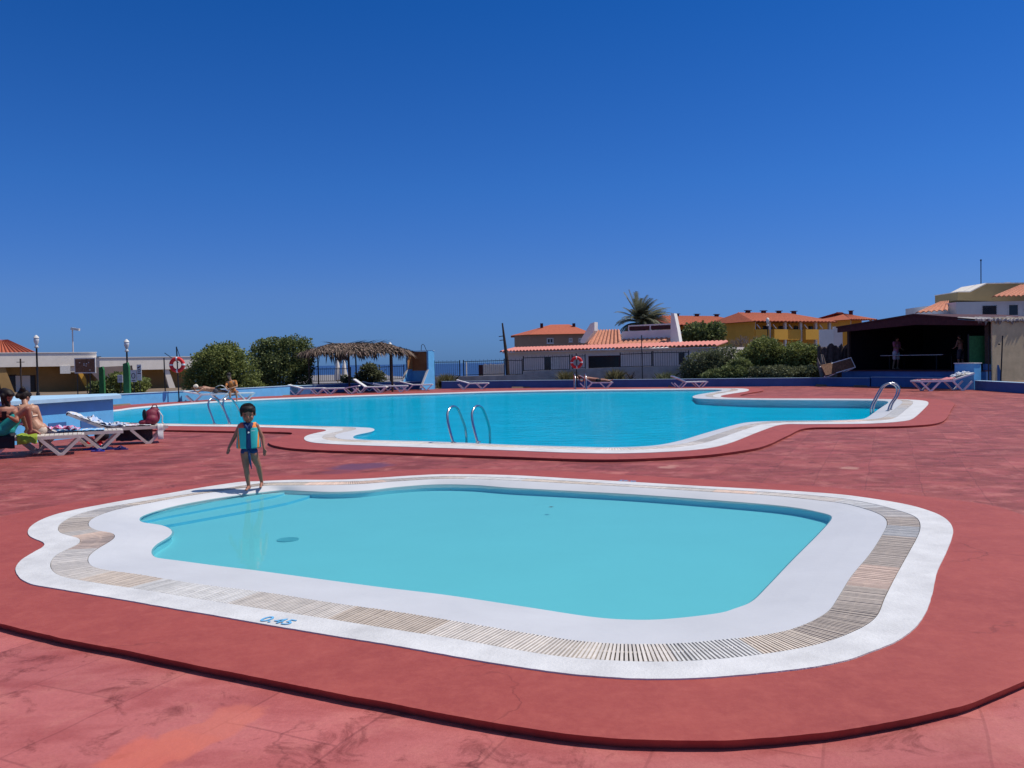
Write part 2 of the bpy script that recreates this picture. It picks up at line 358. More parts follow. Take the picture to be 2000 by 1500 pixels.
# ------------------------------------------------------------------ mesh builder and object helpers
class MB:
    def __init__(s): s.v = []; s.f = []; s.m = []; s.t = None
    def add(s, vs, fs, mi=0):
        o = len(s.v); s.v += [tuple(x) for x in vs]; s.f += [tuple(i + o for i in f) for f in fs]; s.m += [mi] * len(fs); return s
    def box(s, c, d, rz=0, mi=0, rx=0, ry=0):
        hx, hy, hz = d[0] / 2, d[1] / 2, d[2] / 2
        q = [Vector((x, y, z)) for z in (-hz, hz) for y in (-hy, hy) for x in (-hx, hx)]
        r = Matrix.Rotation(rz, 3, 'Z') @ Matrix.Rotation(ry, 3, 'Y') @ Matrix.Rotation(rx, 3, 'X')
        q = [r @ p + Vector(c) for p in q]
        return s.add(q, [(0, 2, 3, 1), (4, 5, 7, 6), (0, 1, 5, 4), (2, 6, 7, 3), (0, 4, 6, 2), (1, 3, 7, 5)], mi)
    def span(s, a, b, mi=0):
        return s.box([(a[i] + b[i]) / 2 for i in range(3)], [abs(b[i] - a[i]) for i in range(3)], mi=mi)
    def bar(s, a, b, w, h, mi=0):
        a, b = Vector(a), Vector(b); d = (b - a)
        x = d.normalized(); up = Vector((0, 0, 1)) if abs(x.z) < .95 else Vector((1, 0, 0))
        y = up.cross(x).normalized(); z = x.cross(y)
        q = [p + y * (sy * w / 2) + z * (sz * h / 2) for p in (a, b) for sz in (-1, 1) for sy in (-1, 1)]
        return s.add(q, [(0, 2, 3, 1), (4, 5, 7, 6), (0, 1, 5, 4), (2, 6, 7, 3), (0, 4, 6, 2), (1, 3, 7, 5)], mi)
    def tube(s, pts, r, n=8, mi=0, close=False):
        pts = [Vector(p) for p in pts]; k = len(pts); rs = r if isinstance(r, (list, tuple)) else [r] * k
        rings = []; ref = None
        for i, p in enumerate(pts):
            if close: t = pts[(i + 1) % k] - pts[i - 1]
            else: t = pts[min(i + 1, k - 1)] - pts[max(i - 1, 0)]
            t = t.normalized() if t.length > 1e-9 else Vector((0, 0, 1))
            if ref is None: ref = Vector((0, 0, 1)) if abs(t.z) < .9 else Vector((1, 0, 0))
            y = (ref - t * ref.dot(t)).normalized(); ref = y; x = y.cross(t)
            rings.append([p + (x * cos(2 * pi * j / n) + y * sin(2 * pi * j / n)) * rs[i] for j in range(n)])
        vs = [q for rg in rings for q in rg]; fs = []
        for i in range(k if close else k - 1):
            a = i * n; b = ((i + 1) % k) * n
            for j in range(n): fs.append((a + j, a + (j + 1) % n, b + (j + 1) % n, b + j))
        if not close:
            fs.append(tuple(range(n))[::-1]); fs.append(tuple((k - 1) * n + j for j in range(n)))
        return s.add(vs, fs, mi)
    def lathe(s, prof, n=16, c=(0, 0, 0), mi=0):
        vs = [(c[0] + r * cos(2 * pi * j / n), c[1] + r * sin(2 * pi * j / n), c[2] + z) for r, z in prof for j in range(n)]
        fs = []
        for i in range(len(prof) - 1):
            for j in range(n): fs.append((i * n + j, i * n + (j + 1) % n, (i + 1) * n + (j + 1) % n, (i + 1) * n + j))
        return s.add(vs, fs, mi)
    def ell(s, c, r, n=12, m=8, mi=0, rot=None):
        vs = []; fs = []; c = Vector(c)
        for i in range(m + 1):
            a = -pi / 2 + pi * i / m
            for j in range(n):
                p = Vector((r[0] * cos(a) * cos(2 * pi * j / n), r[1] * cos(a) * sin(2 * pi * j / n), r[2] * sin(a)))
                if rot: p = rot @ p
                vs.append(c + p)
        for i in range(m):
            for j in range(n): fs.append((i * n + j, i * n + (j + 1) % n, (i + 1) * n + (j + 1) % n, (i + 1) * n + j))
        return s.add(vs, fs, mi)
    def cap(s, a, b, ra, rb, n=12, mi=0):
        a, b = Vector(a), Vector(b); d = (b - a); L = d.length
        if L < 1e-6: return s.ell(a, (ra,) * 3, mi=mi)
        t = d / L; pts = []; rs = []
        for k in range(4, -1, -1):
            q = pi / 2 * k / 4.0001; pts.append(a - t * ra * sin(q)); rs.append(max(ra * cos(q), 1e-4))
        for k in range(0, 5):
            q = pi / 2 * k / 4.0001; pts.append(b + t * rb * sin(q)); rs.append(max(rb * cos(q), 1e-4))
        return s.tube(pts, rs, n, mi)
    def prism(s, poly, a, b, ax='z', mi=0):
        """poly: 2D outline, extruded from a to b along ax ('z': xy, 'y': xz, 'x': yz)"""
        def mk(p, h):
            return (p[0], p[1], h) if ax == 'z' else ((p[0], h, p[1]) if ax == 'y' else (h, p[0], p[1]))
        n = len(poly); vs = [mk(p, a) for p in poly] + [mk(p, b) for p in poly]
        fs = [(i, (i + 1) % n, n + (i + 1) % n, n + i) for i in range(n)]
        tri = tessellate_polygon([[Vector((p[0], p[1], 0)) for p in poly]])
        fs += [tuple(t) for t in tri] + [tuple(n + i for i in t[::-1]) for t in tri]
        return s.add(vs, fs, mi)
    def build(s, name, mats, parent=None, loc=None, smooth=False, tone=None, rz=0):
        me = bpy.data.meshes.new(name)
        me.from_pydata(s.v, [], s.f)
        for m in (mats if isinstance(mats, list) else [mats]): me.materials.append(M[m] if isinstance(m, str) else m)
        if any(s.m): me.polygons.foreach_set('material_index', s.m)
        if tone is not None:
            at = me.color_attributes.new('tone', 'FLOAT_COLOR', 'POINT')
            flat = []
            for c in tone: flat += (list(c) if hasattr(c, '__len__') else [c] * 3) + [1.0]
            at.data.foreach_set('color', flat)
        bm = bmesh.new(); bm.from_mesh(me); bmesh.ops.recalc_face_normals(bm, faces=bm.faces); bm.to_mesh(me); bm.free()
        if smooth: me.polygons.foreach_set('use_smooth', [True] * len(me.polygons))
        me.update()
        o = bpy.data.objects.new(name, me); C.objects.link(o)
        if parent: o.parent = parent
        if loc is not None: o.location = loc
        o.rotation_euler.z = rz
        return o
def tag(o, label, cat, group=None):
    o['label'] = label; o['category'] = cat
    if group: o['group'] = group
    return o
def thing(name, label, cat, loc=(0, 0, 0), rz=0, group=None):
    o = bpy.data.objects.new(name, None); C.objects.link(o); o.empty_display_size = .2
    o.location = loc; o.rotation_euler = (0, 0, rz)
    return tag(o, label, cat, group)
def struct(o): o['kind'] = 'structure'; return o
def copy_tree(o, parent=None):
    c = o.copy(); C.objects.link(c)
    if parent: c.parent = parent
    for ch in list(o.children): copy_tree(ch, c)
    return c
def inset(lp, d):
    n = len(lp); A = sum(lp[i - 1].x * lp[i].y - lp[i].x * lp[i - 1].y for i in range(n)); sg = 1 if A > 0 else -1; out = []
    for i in range(n):
        t = lp[(i + 1) % n] - lp[i - 1]; t.z = 0
        t = t.normalized() if t.length > 1e-9 else Vector((1, 0, 0))
        out.append(lp[i] + Vector((-t.y, t.x, 0)) * sg * d)
    return out
def flat_mesh(loops3d, name, mat, parent=None, skirt=None, skirt_loops=None, smooth=False, up=True, foot=None):
    """a filled outline (first loop) with holes (other loops); optional skirt of given depth round chosen loops"""
    tri = tessellate_polygon([[Vector((p[0], p[1], 0)) for p in lp] for lp in loops3d])
    vs = [Vector(p) for lp in loops3d for p in lp]
    fs = []
    for t in tri:
        a, b, c = (vs[i] for i in t)
        nz_ = (b - a).cross(c - a).z
        if abs(nz_) < 1e-12: continue
        fs.append(tuple(t) if nz_ > 0 else tuple(t[::-1]))
    off = 0
    for li, lp in enumerate(loops3d):
        n = len(lp)
        if skirt and li in (skirt_loops or (0,)):
            o2 = len(vs)
            vs += [Vector((p[0], p[1], p[2] - skirt)) for p in (foot if foot else lp)]
            vs += []
            for i in range(n):
                j = (i + 1) % n
                fs.append((off + i, off + j, o2 + j, o2 + i))
        off += n
    me = bpy.data.meshes.new(name); me.from_pydata([tuple(v) for v in vs], [], fs)
    me.materials.append(M[mat])
    if smooth: me.polygons.foreach_set('use_smooth', [True] * len(me.polygons))
    me.update()
    o = bpy.data.objects.new(name, me); C.objects.link(o)
    if parent: o.parent = parent
    return o
def strip(A, B, name, mat, parent=None, smooth=True):
    n = len(A)
    return MB().add(list(A) + list(B), [(i, (i + 1) % n, n + (i + 1) % n, n + i) for i in range(n)]).build(name, mat, parent, smooth=smooth)
def evaluated(o, name, mat, parent, smooth=True):
    dg = bpy.context.evaluated_depsgraph_get()
    me = bpy.data.meshes.new_from_object(o.evaluated_get(dg))
    bpy.data.objects.remove(o, do_unlink=True)
    me.materials.clear(); me.materials.append(M[mat]); me.name = name
    if smooth: me.polygons.foreach_set('use_smooth', [True] * len(me.polygons))
    r = bpy.data.objects.new(name, me); C.objects.link(r)
    if parent: r.parent = parent
    return r
def remeshed(mb, name, mat, parent, voxel=.008, sm=4):
    o = mb.build(name, mat)
    md = o.modifiers.new('r', 'REMESH'); md.mode = 'VOXEL'; md.voxel_size = voxel
    s2 = o.modifiers.new('s', 'SMOOTH'); s2.iterations = sm; s2.factor = .5
    return evaluated(o, name, mat, parent)

# closed outlines
def crom(pts, n, sm=3, closed=True):
    k = len(pts); dense = []
    rngk = k if closed else k - 1
    for i in range(rngk):
        g = (lambda q: pts[q % k]) if closed else (lambda q: pts[max(0, min(k - 1, q))])
        p0, p1, p2, p3 = g(i - 1), g(i), g(i + 1), g(i + 2)
        for j in range(12):
            t = j / 12
            dense.append(tuple(.5 * (2 * p1[a] + (p2[a] - p0[a]) * t + (2 * p0[a] - 5 * p1[a] + 4 * p2[a] - p3[a]) * t * t + (3 * p1[a] - p0[a] - 3 * p2[a] + p3[a]) * t ** 3) for a in (0, 1)))
    if not closed: dense.append(pts[-1])
    return resample(dense, n, sm, closed)
def resample(d, n, sm=0, closed=True):
    d = [tuple(p) for p in d]
    if closed: d = d + [d[0]]
    L = [0]
    for a, b in zip(d, d[1:]): L.append(L[-1] + math.dist(a, b))
    out = []; j = 0
    for i in range(n):
        s_ = L[-1] * i / (n if closed else n - 1)
        while j < len(L) - 2 and L[j + 1] < s_: j += 1
        t = (s_ - L[j]) / max(1e-12, L[j + 1] - L[j])
        out.append(tuple(a + (b - a) * t for a, b in zip(d[j], d[j + 1])))
    for _ in range(sm):
        out = [tuple((out[(i - 1) % n][a] + 2 * out[i][a] + out[(i + 1) % n][a]) / 4 for a in range(len(out[0]))) if (closed or 0 < i < n - 1) else out[i] for i in range(n)]
    return out
def to_ground(c, z): return [G(p[0], p[1], z) for p in c]
def match(A, B):
    """for every point of closed outline A the facing point of closed outline B, smoothed so that it advances steadily"""
    n, k = len(A), len(B)
    idx = [min(range(k), key=lambda j: (A[i] - B[j]).length_squared) for i in range(n)]
    un = [idx[0]]
    for i in range(1, n):
        d = (idx[i] - un[-1] + k / 2) % k - k / 2
        un.append(un[-1] + d)
    sgn = 1 if un[-1] > un[0] else -1
    tot = k * sgn
    for _ in range(8):
        ext = lambda i: un[i % n] + tot * (i // n)
        un = [(ext(i - 2) + ext(i - 1) + ext(i) + ext(i + 1) + ext(i + 2)) / 5 for i in range(n)]
    out = []
    for u in un:
        a = math.floor(u); t = u - a
        out.append(B[a % k].lerp(B[(a + 1) % k], t))
    return out

# ================================================================== SETTING: decks, pools, water, ground, sea
def attach(o, parent):
    o.parent = parent
    o.location = Vector(o.location) - Vector(parent.location)
    return o
OUTER = [(470,941),(400,951),(325,964),(250,976),(200,985),(150,994.5),(110,1004),(80,1015),(60,1027.5),(53,1037.5),(56,1046),(72.5,1054),(86,1059),(90,1063),(82.5,1069),(62.5,1080),(42.5,1092.5),(31,1105),(30,1115),(36,1126),(50,1136),(67.5,1142),(100,1147.5),(175,1160),(250,1172.5),(350,1190),(425,1202.5),(525,1220),(650,1241),(775,1261),(900,1283.5),(1000,1300),(1100,1314),(1175,1321),(1250,1325),(1325,1325),(1400,1321.5),(1475,1315),(1575,1304),(1650,1290),(1700,1272.5),(1750,1252.5),(1787.5,1225),(1810,1192.5),(1822.5,1152.5),(1830,1117),(1847.5,1080),(1861,1045),(1861,1030),(1850,1015),(1825,1001),(1775,986),(1700,973),(1625,964),(1500,956),(1375,949.5),(1250,942),(1125,935),(1000,928),(875,926),(800,929),(725,934),(650,937),(575,937),(500,940)]
GOUT = [(390,961),(300,975),(225,987.5),(175,997.5),(140,1009),(117.5,1022.5),(111,1032.5),(117.5,1041),(140,1047.5),(155,1051),(159,1056),(147.5,1065),(125,1075),(105,1087.5),(97,1101),(100,1112.5),(112.5,1122.5),(140,1130),(200,1140),(275,1151),(375,1167.5),(525,1191),(650,1210),(775,1230),(900,1249.5),(1000,1267.5),(1100,1282.5),(1200,1290),(1300,1292),(1400,1287),(1500,1276),(1600,1257.5),(1675,1230),(1712.5,1204),(1727.5,1170),(1750,1125),(1775,1080),(1795,1042.5),(1798,1022.5),(1790,1010),(1762.5,999),(1700,982.5),(1625,971),(1525,962.5),(1375,954),(1250,947.5),(1125,940),(1000,933),(875,930),(775,934.5),(700,939.5),(625,941),(562.5,942),(500,944.5)]
GIN = [(375,967.5),(300,981),(240,992.5),(200,1004),(177.5,1015),(171,1024),(177.5,1031),(197.5,1037.5),(217.5,1040.5),(227,1046),(217.5,1056),(190,1072.5),(172.5,1087.5),(172.5,1097.5),(180,1106),(212.5,1114),(275,1122.5),(375,1139),(525,1158),(650,1177.5),(775,1195),(900,1215),(1025,1236),(1125,1251),(1200,1257),(1275,1258),(1350,1255),(1400,1250),(1475,1242.5),(1550,1227.5),(1612.5,1197.5),(1637.5,1165),(1662.5,1125),(1700,1080),(1727.5,1036),(1733,1020),(1725,1009),(1700,997.5),(1650,984),(1600,977.5),(1500,967.5),(1375,960),(1250,952),(1125,945),(1000,938.5),(875,935),(775,940),(700,945.5),(625,947.5),(550,948),(500,950)]
WATER = [(500,962.5),(425,972.5),(350,986),(300,999),(272.5,1010),(270,1016),(277.5,1020),(312.5,1025),(330,1031),(337.5,1039),(327.5,1049),(305,1062.5),(294,1075),(295,1082.5),(305,1089),(350,1095),(425,1105),(500,1114),(625,1131),(750,1147.5),(875,1162.5),(1025,1185),(1150,1204),(1225,1210),(1300,1209),(1400,1198),(1437.5,1187.5),(1470,1174),(1500,1145),(1550,1092.5),(1600,1042.5),(1626,1012.5),(1622.5,1006),(1600,1000),(1562.5,992.5),(1500,985),(1375,975),(1250,966),(1125,959),(1000,952.5),(925,947),(850,946),(775,951),(712.5,958),(650,960.5),(600,959),(550,957.5)]
BIG_OUT = [(591,856),(600,850),(620,845),(640,840.5),(630,838.4),(580,836.5),(504,834),(450,833),(360,832),(290,831),(230,829),(165,824),(140,815),(155,805),(226,800),(260,795.5),(360,787),(460,781),(560,776.5),(740,770.5),(850,767.5),(960,764),(1060,762),(1160,760.3),(1260,759.4),(1380,758.3),(1440,758.4),(1464,760),(1462,763.5),(1430,768.5),(1405,773),(1412,776),(1450,777.2),(1500,778),(1600,778.3),(1700,779),(1770,780),(1805,782.4),(1816,786),(1806,797),(1790,812),(1772,821),(1700,827),(1580,828.2),(1526,829),(1487,841),(1425,865),(1375,876),(1300,882.3),(1200,885.3),(1100,883.5),(1000,879.5),(875,875),(750,871),(660,867.5),(615,864.5),(598,861)]
BIG_WAT = [(686,854),(696,849),(716,845),(732,841),(734,838),(720,835.2),(660,833.4),(580,831.8),(504,830),(450,829.5),(360,828.3),(290,827),(235,825),(180,821),(160,815),(172,808),(232,802.5),(264,798),(360,790),(460,783.6),(560,779),(740,772.6),(850,769.6),(960,766.2),(1060,764.2),(1160,762.5),(1260,761.6),(1360,760.6),(1405,760.8),(1414,762),(1400,764.5),(1366,770),(1349,775),(1366,778.4),(1440,780.2),(1500,781),(1600,781.4),(1690,782),(1730,783),(1739,785),(1730,790),(1708,805),(1694,815),(1680,819),(1600,821.6),(1520,822.3),(1470,824),(1440,828.5),(1380,845),(1326,861),(1275,870.2),(1200,873.5),(1125,872.3),(1000,868.7),(860,862.8),(740,859.8),(700,858)]
STEP1 = [(0,1217.5),(125,1247.5),(250,1271),(375,1297.5),(500,1322.5),(650,1352.5),(775,1376),(900,1400),(1025,1421),(1150,1437.5),(1275,1445),(1400,1446),(1525,1439),(1650,1425),(1775,1402.5),(1850,1386),(1900,1372.5),(2000,1330)]
BACK1 = [(2060,1040),(1990,1003),(1900,981),(1650,954),(1400,938),(1250,929),(1125,922),(1000,917),(875,915),(750,921),(675,926),(500,931),(425,941),(250,965),(88,991),(0,1010)]
STEP2 = [(318,839.5),(446,842),(510,843),(565,844.4),(572,847),(556,852),(534,858),(523,863),(526,866.5),(540,871),(575,876),(650,880),(750,882.8),(875,887.5),(1000,892),(1150,897),(1250,895.8),(1375,889),(1462,878),(1500,868.5),(1540,850),(1576,836),(1660,834.2),(1780,831.3),(1840,823.5),(1858,800),(1866,788)]
BACK2 = [(1852,781.5),(1780,776.5),(1650,774.4),(1500,774),(1442,773.3),(1462,768),(1496,762),(1480,757.6),(1440,756.2),(1380,756),(1260,757),(1160,758),(1060,759.6),(960,761.5),(850,764.5),(740,767.3),(560,772.5),(460,776.5),(360,781.5),(260,788),(180,794),(120,803),(100,815),(120,829),(200,836),(260,838.5)]

DZ = -.045            # the old deck lies a hand's breadth below the raised aprons
LZ1, FL1 = -.055, -.14
LZ2, FL2 = -.035, -.36

def wobble(lp, amp, fr=9.0):
    out = []
    for p in lp:
        q = noise.noise_vector(Vector((p.x * fr, p.y * fr, 3.3))) * amp + noise.noise_vector(Vector((p.x * fr * 3.1, p.y * fr * 3.1, 8.3))) * amp * .5
        out.append(Vector((p.x + q.x, p.y + q.y, p.z)))
    return out
outer1 = wobble(to_ground(crom(OUTER, 900, 3), .008), .0028, 14)
gout1 = to_ground(crom(GOUT, 800, 3), .008)
gin1 = to_ground(crom(GIN, 800, 3), .002)
wat1 = to_ground(crom(WATER, 700, 3), LZ1)
outer2 = to_ground(crom(BIG_OUT, 900, 3), .008)
wat2 = to_ground(crom(BIG_WAT, 800, 3), LZ2)
wm2 = match(outer2, [Vector((p.x, p.y, .008)) for p in wat2])
def frac2(t):
    out = [a.lerp(b, t) for a, b in zip(outer2, wm2)]
    return [Vector(p) for p in resample([tuple(p) for p in out], 900, 2)]
gout2, gin2 = frac2(.36), frac2(.62)

a1 = to_ground(crom(STEP1, 420, 1, False), 0)
b1 = to_ground(crom(BACK1, 200, 1, False), 0)
side = [Vector((-5.5, 8.2, 0)), Vector((-5.1, 7.0, 0)), Vector((-4.3, 5.95, 0))]
rside = [Vector((3.0, 4.35, 0)), Vector((3.9, 5.1, 0)), Vector((4.5, 6.2, 0))]
ap1 = wobble([Vector(p) for p in resample([tuple(q) for q in a1], 1400, 0, False)], .0045, 6) + rside + b1 + side
a2 = to_ground(crom(STEP2, 420, 1, False), 0)
b2 = to_ground(crom(BACK2, 260, 1, False), 0)
ap2 = a2 + b2

def lowered(lp, z): return [Vector((p.x, p.y, z)) for p in lp]
# wall line that closes the deck (ground points under the low blue wall)
WALL = [(-17.2, 35.0), (-16.4, 36.6), (-15.0, 39.4), (-13.3, 42.7), (-11.8, 46.4), (-9.6, 50.6), (-4.8, 53.0), (0.0, 51.9), (8.8, 48.6), (16.6, 45.8), (18.6, 43.9), (19.9, 42.0), (20.5, 37.4)]
deck_edge = [Vector((-45, -14, DZ)), Vector((21, -14, DZ)), Vector((20.9, 20.0, DZ)), Vector((20.4, 33.0, DZ))] + [Vector((x, y + .1, DZ)) for x, y in WALL[::-1]] + [Vector((-45, 35.2, DZ))]
struct(flat_mesh([deck_edge, lowered(inset(ap1, .028), DZ), lowered(inset(ap2, .02), DZ)], 'deck', 'deck'))
struct(flat_mesh([ap1, lowered(outer1, 0)], 'pavement', 'apron', skirt=.06, skirt_loops=(0,), foot=inset(ap1, .03)))
struct(flat_mesh([ap2, lowered(outer2, 0)], 'pavement', 'apron', skirt=.06, skirt_loops=(0,), foot=inset(ap2, .022)))

def slats(gout, gin, pitch, width, name, parent, seed, top):
    rr = random.Random(seed)
    per = sum((gout[i] - gout[i - 1]).length for i in range(len(gout)))
    n = int(per / pitch)
    A = [Vector(p) for p in resample([tuple(p) for p in gout], n)]
    B = match(A, gin)
    mb = MB(); tone = []
    left = 0; tn = (1, 1, 1); gap = 1
    for i in range(n):
        if left <= 0:
            left = rr.randint(8, 34); k = rr.random()
            base = (1.0, 1.0, 1.0) if k < .4 else ((1.02, .96, .88) if k < .6 else ((1.08, .90, .80) if k < .74 else ((.92, .98, 1.04) if k < .88 else (.86, .80, .74))))
            s_ = rr.uniform(.86, 1.1); tn = tuple(v * s_ for v in base); gap = rr.choice((.9, 1, 1, 1.1, 1.28))
        left -= 1
        a, b = A[i], B[i]
        d = (b - a); d.z = 0
        if d.length < .03: continue
        d.normalize(); a = a + d * .006; b = b - d * .006
        s_ = Vector((-d.y, d.x, 0)); w = width * gap / 2
        # the slat narrows where the inner side of a bend crowds it
        pa = (A[(i + 1) % n] - A[i]).length; pb = (B[(i + 1) % n] - B[i]).length
        wb = min(w, max(.25 * w, w * pb / max(pa, 1e-6)))
        zt, zb = top + rr.uniform(-.0015, .0015), top - .022
        q = [a - s_ * w, a + s_ * w, b + s_ * wb, b - s_ * wb]
        mb.add([(p.x, p.y, zt) for p in q] + [(p.x, p.y, zb) for p in q], [(0, 3, 2, 1), (0, 1, 5, 4), (1, 2, 6, 5), (2, 3, 7, 6), (3, 0, 4, 7)])
        j = rr.uniform(.9, 1.08); tone += [tuple(v * j for v in tn)] * 8
    k0 = len(mb.v)
    mid = [Vector((p.x, p.y, top - .010)) for p in (a_.lerp(b_, .58) for a_, b_ in zip(A, B))]
    mb.tube(mid, .007, 4, close=True)
    tone += [(.9, .88, .85)] * (len(mb.v) - k0)
    return attach(mb.build(name, 'slat', tone=tone), parent)

def pool(name, label, outer, gout, gin, wat, lz, fl, basin, pitch, width, seed):
    c = sum(wat, Vector()) / len(wat); c.z = 0
    t = thing(name, label, 'swimming pool', c)
    attach(flat_mesh([outer, lowered(gout, .008)], 'coping', 'white', skirt=.10, skirt_loops=(0, 1)), t)
    ch = flat_mesh([lowered(gout, -.09), lowered(gin, -.09)], 'drain_channel', 'channel'); attach(ch, t)
    slats(gout, gin, pitch, width, 'overflow_grate', t, seed, .006)
    wmat = match(gin, wat)
    rows = [lowered(gin, gin[0].z - .10), gin] + [[Vector((a.x + (b.x - a.x) * f, a.y + (b.y - a.y) * f, a.z + (b.z - a.z) * (f ** 1.25))) for a, b in zip(gin, wmat)] for f in (.33, .66, 1.0)]
    rows.append([Vector((a.x + (b.x - a.x) * 1.04, a.y + (b.y - a.y) * 1.04, lz - .012)) for a, b in zip(gin, wmat)])
    ng = len(gin); lm = MB(); lm.v = [tuple(p) for rw in rows for p in rw]
    for r_ in range(len(rows) - 1):
        for i in range(ng): lm.f.append((r_ * ng + i, r_ * ng + (i + 1) % ng, (r_ + 1) * ng + (i + 1) % ng, (r_ + 1) * ng + i))
    lm.m = [0] * len(lm.f)
    attach(lm.build('sloping_edge', 'lip'), t)
    n = len(wat)
    cx = Vector((c.x, c.y, 0))
    bz = [Vector((p.x, p.y, fl(p))) for p in wat]
    mb = MB().add(list(wat) + bz, [(i, (i + 1) % n, n + (i + 1) % n, n + i) for i in range(n)])
    tri = tessellate_polygon([bz])
    mb.f += [tuple(n + i for i in q) for q in tri]; mb.m += [0] * len(tri)
    attach(mb.build('basin', basin), t)
    return t
pool1 = pool('paddling_pool', 'shallow pale turquoise paddling pool with white rim in the foreground', outer1, gout1, gin1, wat1, LZ1, lambda p: FL1, 'basin1', .0250, .0128, 3)
pool2 = pool('swimming_pool', 'large deep blue swimming pool beyond the red terrace', outer2, gout2, gin2, wat2, LZ2, lambda p: LZ2 - .085 - .20 * max(0, min(1, (p.x - 2) / 7)) * max(0, min(1, (40 - p.y) / 6)), 'basin2', .055, .034, 5)
struct(flat_mesh([lowered(wat1, LZ1 - .002)], 'water', 'water1'))
struct(flat_mesh([lowered(wat2, LZ2 - .002)], 'water', 'water2'))

# entry steps in the paddling pool's back left corner, painted a stronger blue on the risers
def tier(front, back, z0, z1):
    f = [G(*p, LZ1) for p in front]; b = [G(*p, LZ1) for p in back]
    mb = MB(); poly = f + b[::-1]
    mb.add([(p.x, p.y, z1) for p in poly], [tuple(range(len(poly)))])
    o = mb.build('step', 'basin1'); attach(o, pool1)
    m2 = MB(); n = len(f)
    m2.add([(p.x, p.y, z1) for p in f] + [(p.x, p.y, z0) for p in f], [(i, i + 1, n + i + 1, n + i) for i in range(n - 1)])
    r = m2.build('riser', 'stepblue'); r.parent = o
tier([(275, 1014.5), (330, 1003), (420, 986.5), (500, 972), (538, 964), (556, 958)], [(275, 1012), (320, 998), (420, 975), (470, 967), (500, 962.5), (554, 957)], -.108, -.082)
tier([(288, 1020.5), (340, 1013), (420, 999), (500, 985), (560, 973), (600, 962), (606, 959)], [(276, 1012), (320, 998), (420, 975), (470, 967), (500, 962.5), (554, 957), (604, 958.5)], -.139, -.108)
# round bottom drain
g = G(548, 1048, LZ1)
dr = MB().lathe([(0, FL1 + .006), (.105, FL1 + .006), (.105, FL1)], 24, (g.x, g.y + .25, 0)).build('bottom_drain', pmat('drain_plate', (.22, .45, .50), .6)); attach(dr, pool1)

def text_mesh(s, size, name, mat, o, right, up, parent):
    cu = bpy.data.curves.new(name, 'FONT'); cu.body = s; cu.size = size; cu.offset = size * .004
    cu.extrude = .001
    ob = bpy.data.objects.new(name, cu); C.objects.link(ob)
    r = evaluated(ob, name, mat, None, False)
    rx = Vector(right).normalized(); uy = (Vector(up) - rx * Vector(up).dot(rx)).normalized()
    Mx = Matrix((rx, uy, rx.cross(uy))).transposed().to_4x4()
    r.data.transform(Matrix.Translation(o) @ Mx)
    if parent: attach(r, parent)
    return r
p0, p1 = G(503, 1211.5, .012), G(573, 1222, .012)
text_mesh('0.45', .138, 'depth_marking', 'ink', p0, p1 - p0, Vector((.2, 1, 0)), pool1)
p0, p1 = G(1247, 941.2, .012), G(1204, 938.4, .012)
text_mesh('0.45', .138, 'depth_marking', 'ink', p0 + Vector((0, .09, 0)), p1 - p0, Vector((0, -1, 0)), pool1)

# ---------------- land and sea
def inside(x, y, poly):
    r = False; n = len(poly)
    for i in range(n):
        x1, y1 = poly[i][:2]; x2, y2 = poly[i - 1][:2]
        if (y1 > y) != (y2 > y) and x < (x2 - x1) * (y - y1) / (y2 - y1) + x1: r = not r
    return r
def land_z(x, y):
    if inside(x, y, deck_edge) and min(math.dist((x, y), w) for w in WALL) > 1.0: return -3.0
    z = .02 + .12 * noise.noise(Vector((x * .2, y * .2, 1)))
    if x > 20: z += .33
    edge = 66 + max(0, (x - 6)) * 5 + max(0, -14 - x) * .8
    if y > edge: z -= min(24, (y - edge) * .30)
    return z
mb = MB(); xs = [-220 + 10 * i for i in range(16)] + [-60 + 1.5 * i for i in range(80)] + [60 + 10 * i for i in range(20)]
ys = [-60, -40, -20] + [-16 + 4 * i for i in range(12)] + [32 + 1.5 * i for i in range(40)] + [92 + 8 * i for i in range(24)]
for y in ys:
    for x in xs: mb.v.append((x, y, land_z(x, y)))
W_ = len(xs)
mb.f = [(j * W_ + i, j * W_ + i + 1, (j + 1) * W_ + i + 1, (j + 1) * W_ + i) for j in range(len(ys) - 1) for i in range(W_ - 1)]
mb.m = [0] * len(mb.f)
struct(mb.build('ground', 'ground', smooth=True))
mb = MB(); mb.add([(-40000, -200, -22), (40000, -200, -22), (40000, 45000, -22), (-40000, 45000, -22)], [(0, 1, 2, 3)])
struct(mb.build('sea', 'sea'))

# ---------------- low blue walls round the terrace
def low_wall(pts, h, th, name, label, group=None, capmat='bluetop', zb=DZ, paint='blue'):
    c = Vector((sum(p[0] for p in pts) / len(pts), sum(p[1] for p in pts) / len(pts), zb))
    t = thing(name, label, 'wall', c, 0, group)
    def poly(off0, off1):
        A = []; B = []
        for i, p in enumerate(pts):
            a = Vector(pts[max(i - 1, 0)]); b = Vector(pts[min(i + 1, len(pts) - 1)])
            d = (b - a).normalized(); nn = Vector((-d.y, d.x))
            A.append(Vector(p) + nn * off0); B.append(Vector(p) + nn * off1)
        return A + B[::-1]
    attach(MB().prism([tuple(p) for p in poly(0, th)], zb, zb + h - .03).build('wall_body', paint), t)
    attach(MB().prism([tuple(p) for p in poly(-.025, th + .02)], zb + h - .029, zb + h).build('wall_cap', capmat), t)
    return t
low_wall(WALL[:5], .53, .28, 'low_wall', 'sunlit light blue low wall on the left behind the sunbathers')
low_wall(WALL[4:7], .50, .28, 'low_wall', 'shaded blue low wall behind the loungers under the thatched shelter', paint='navy')
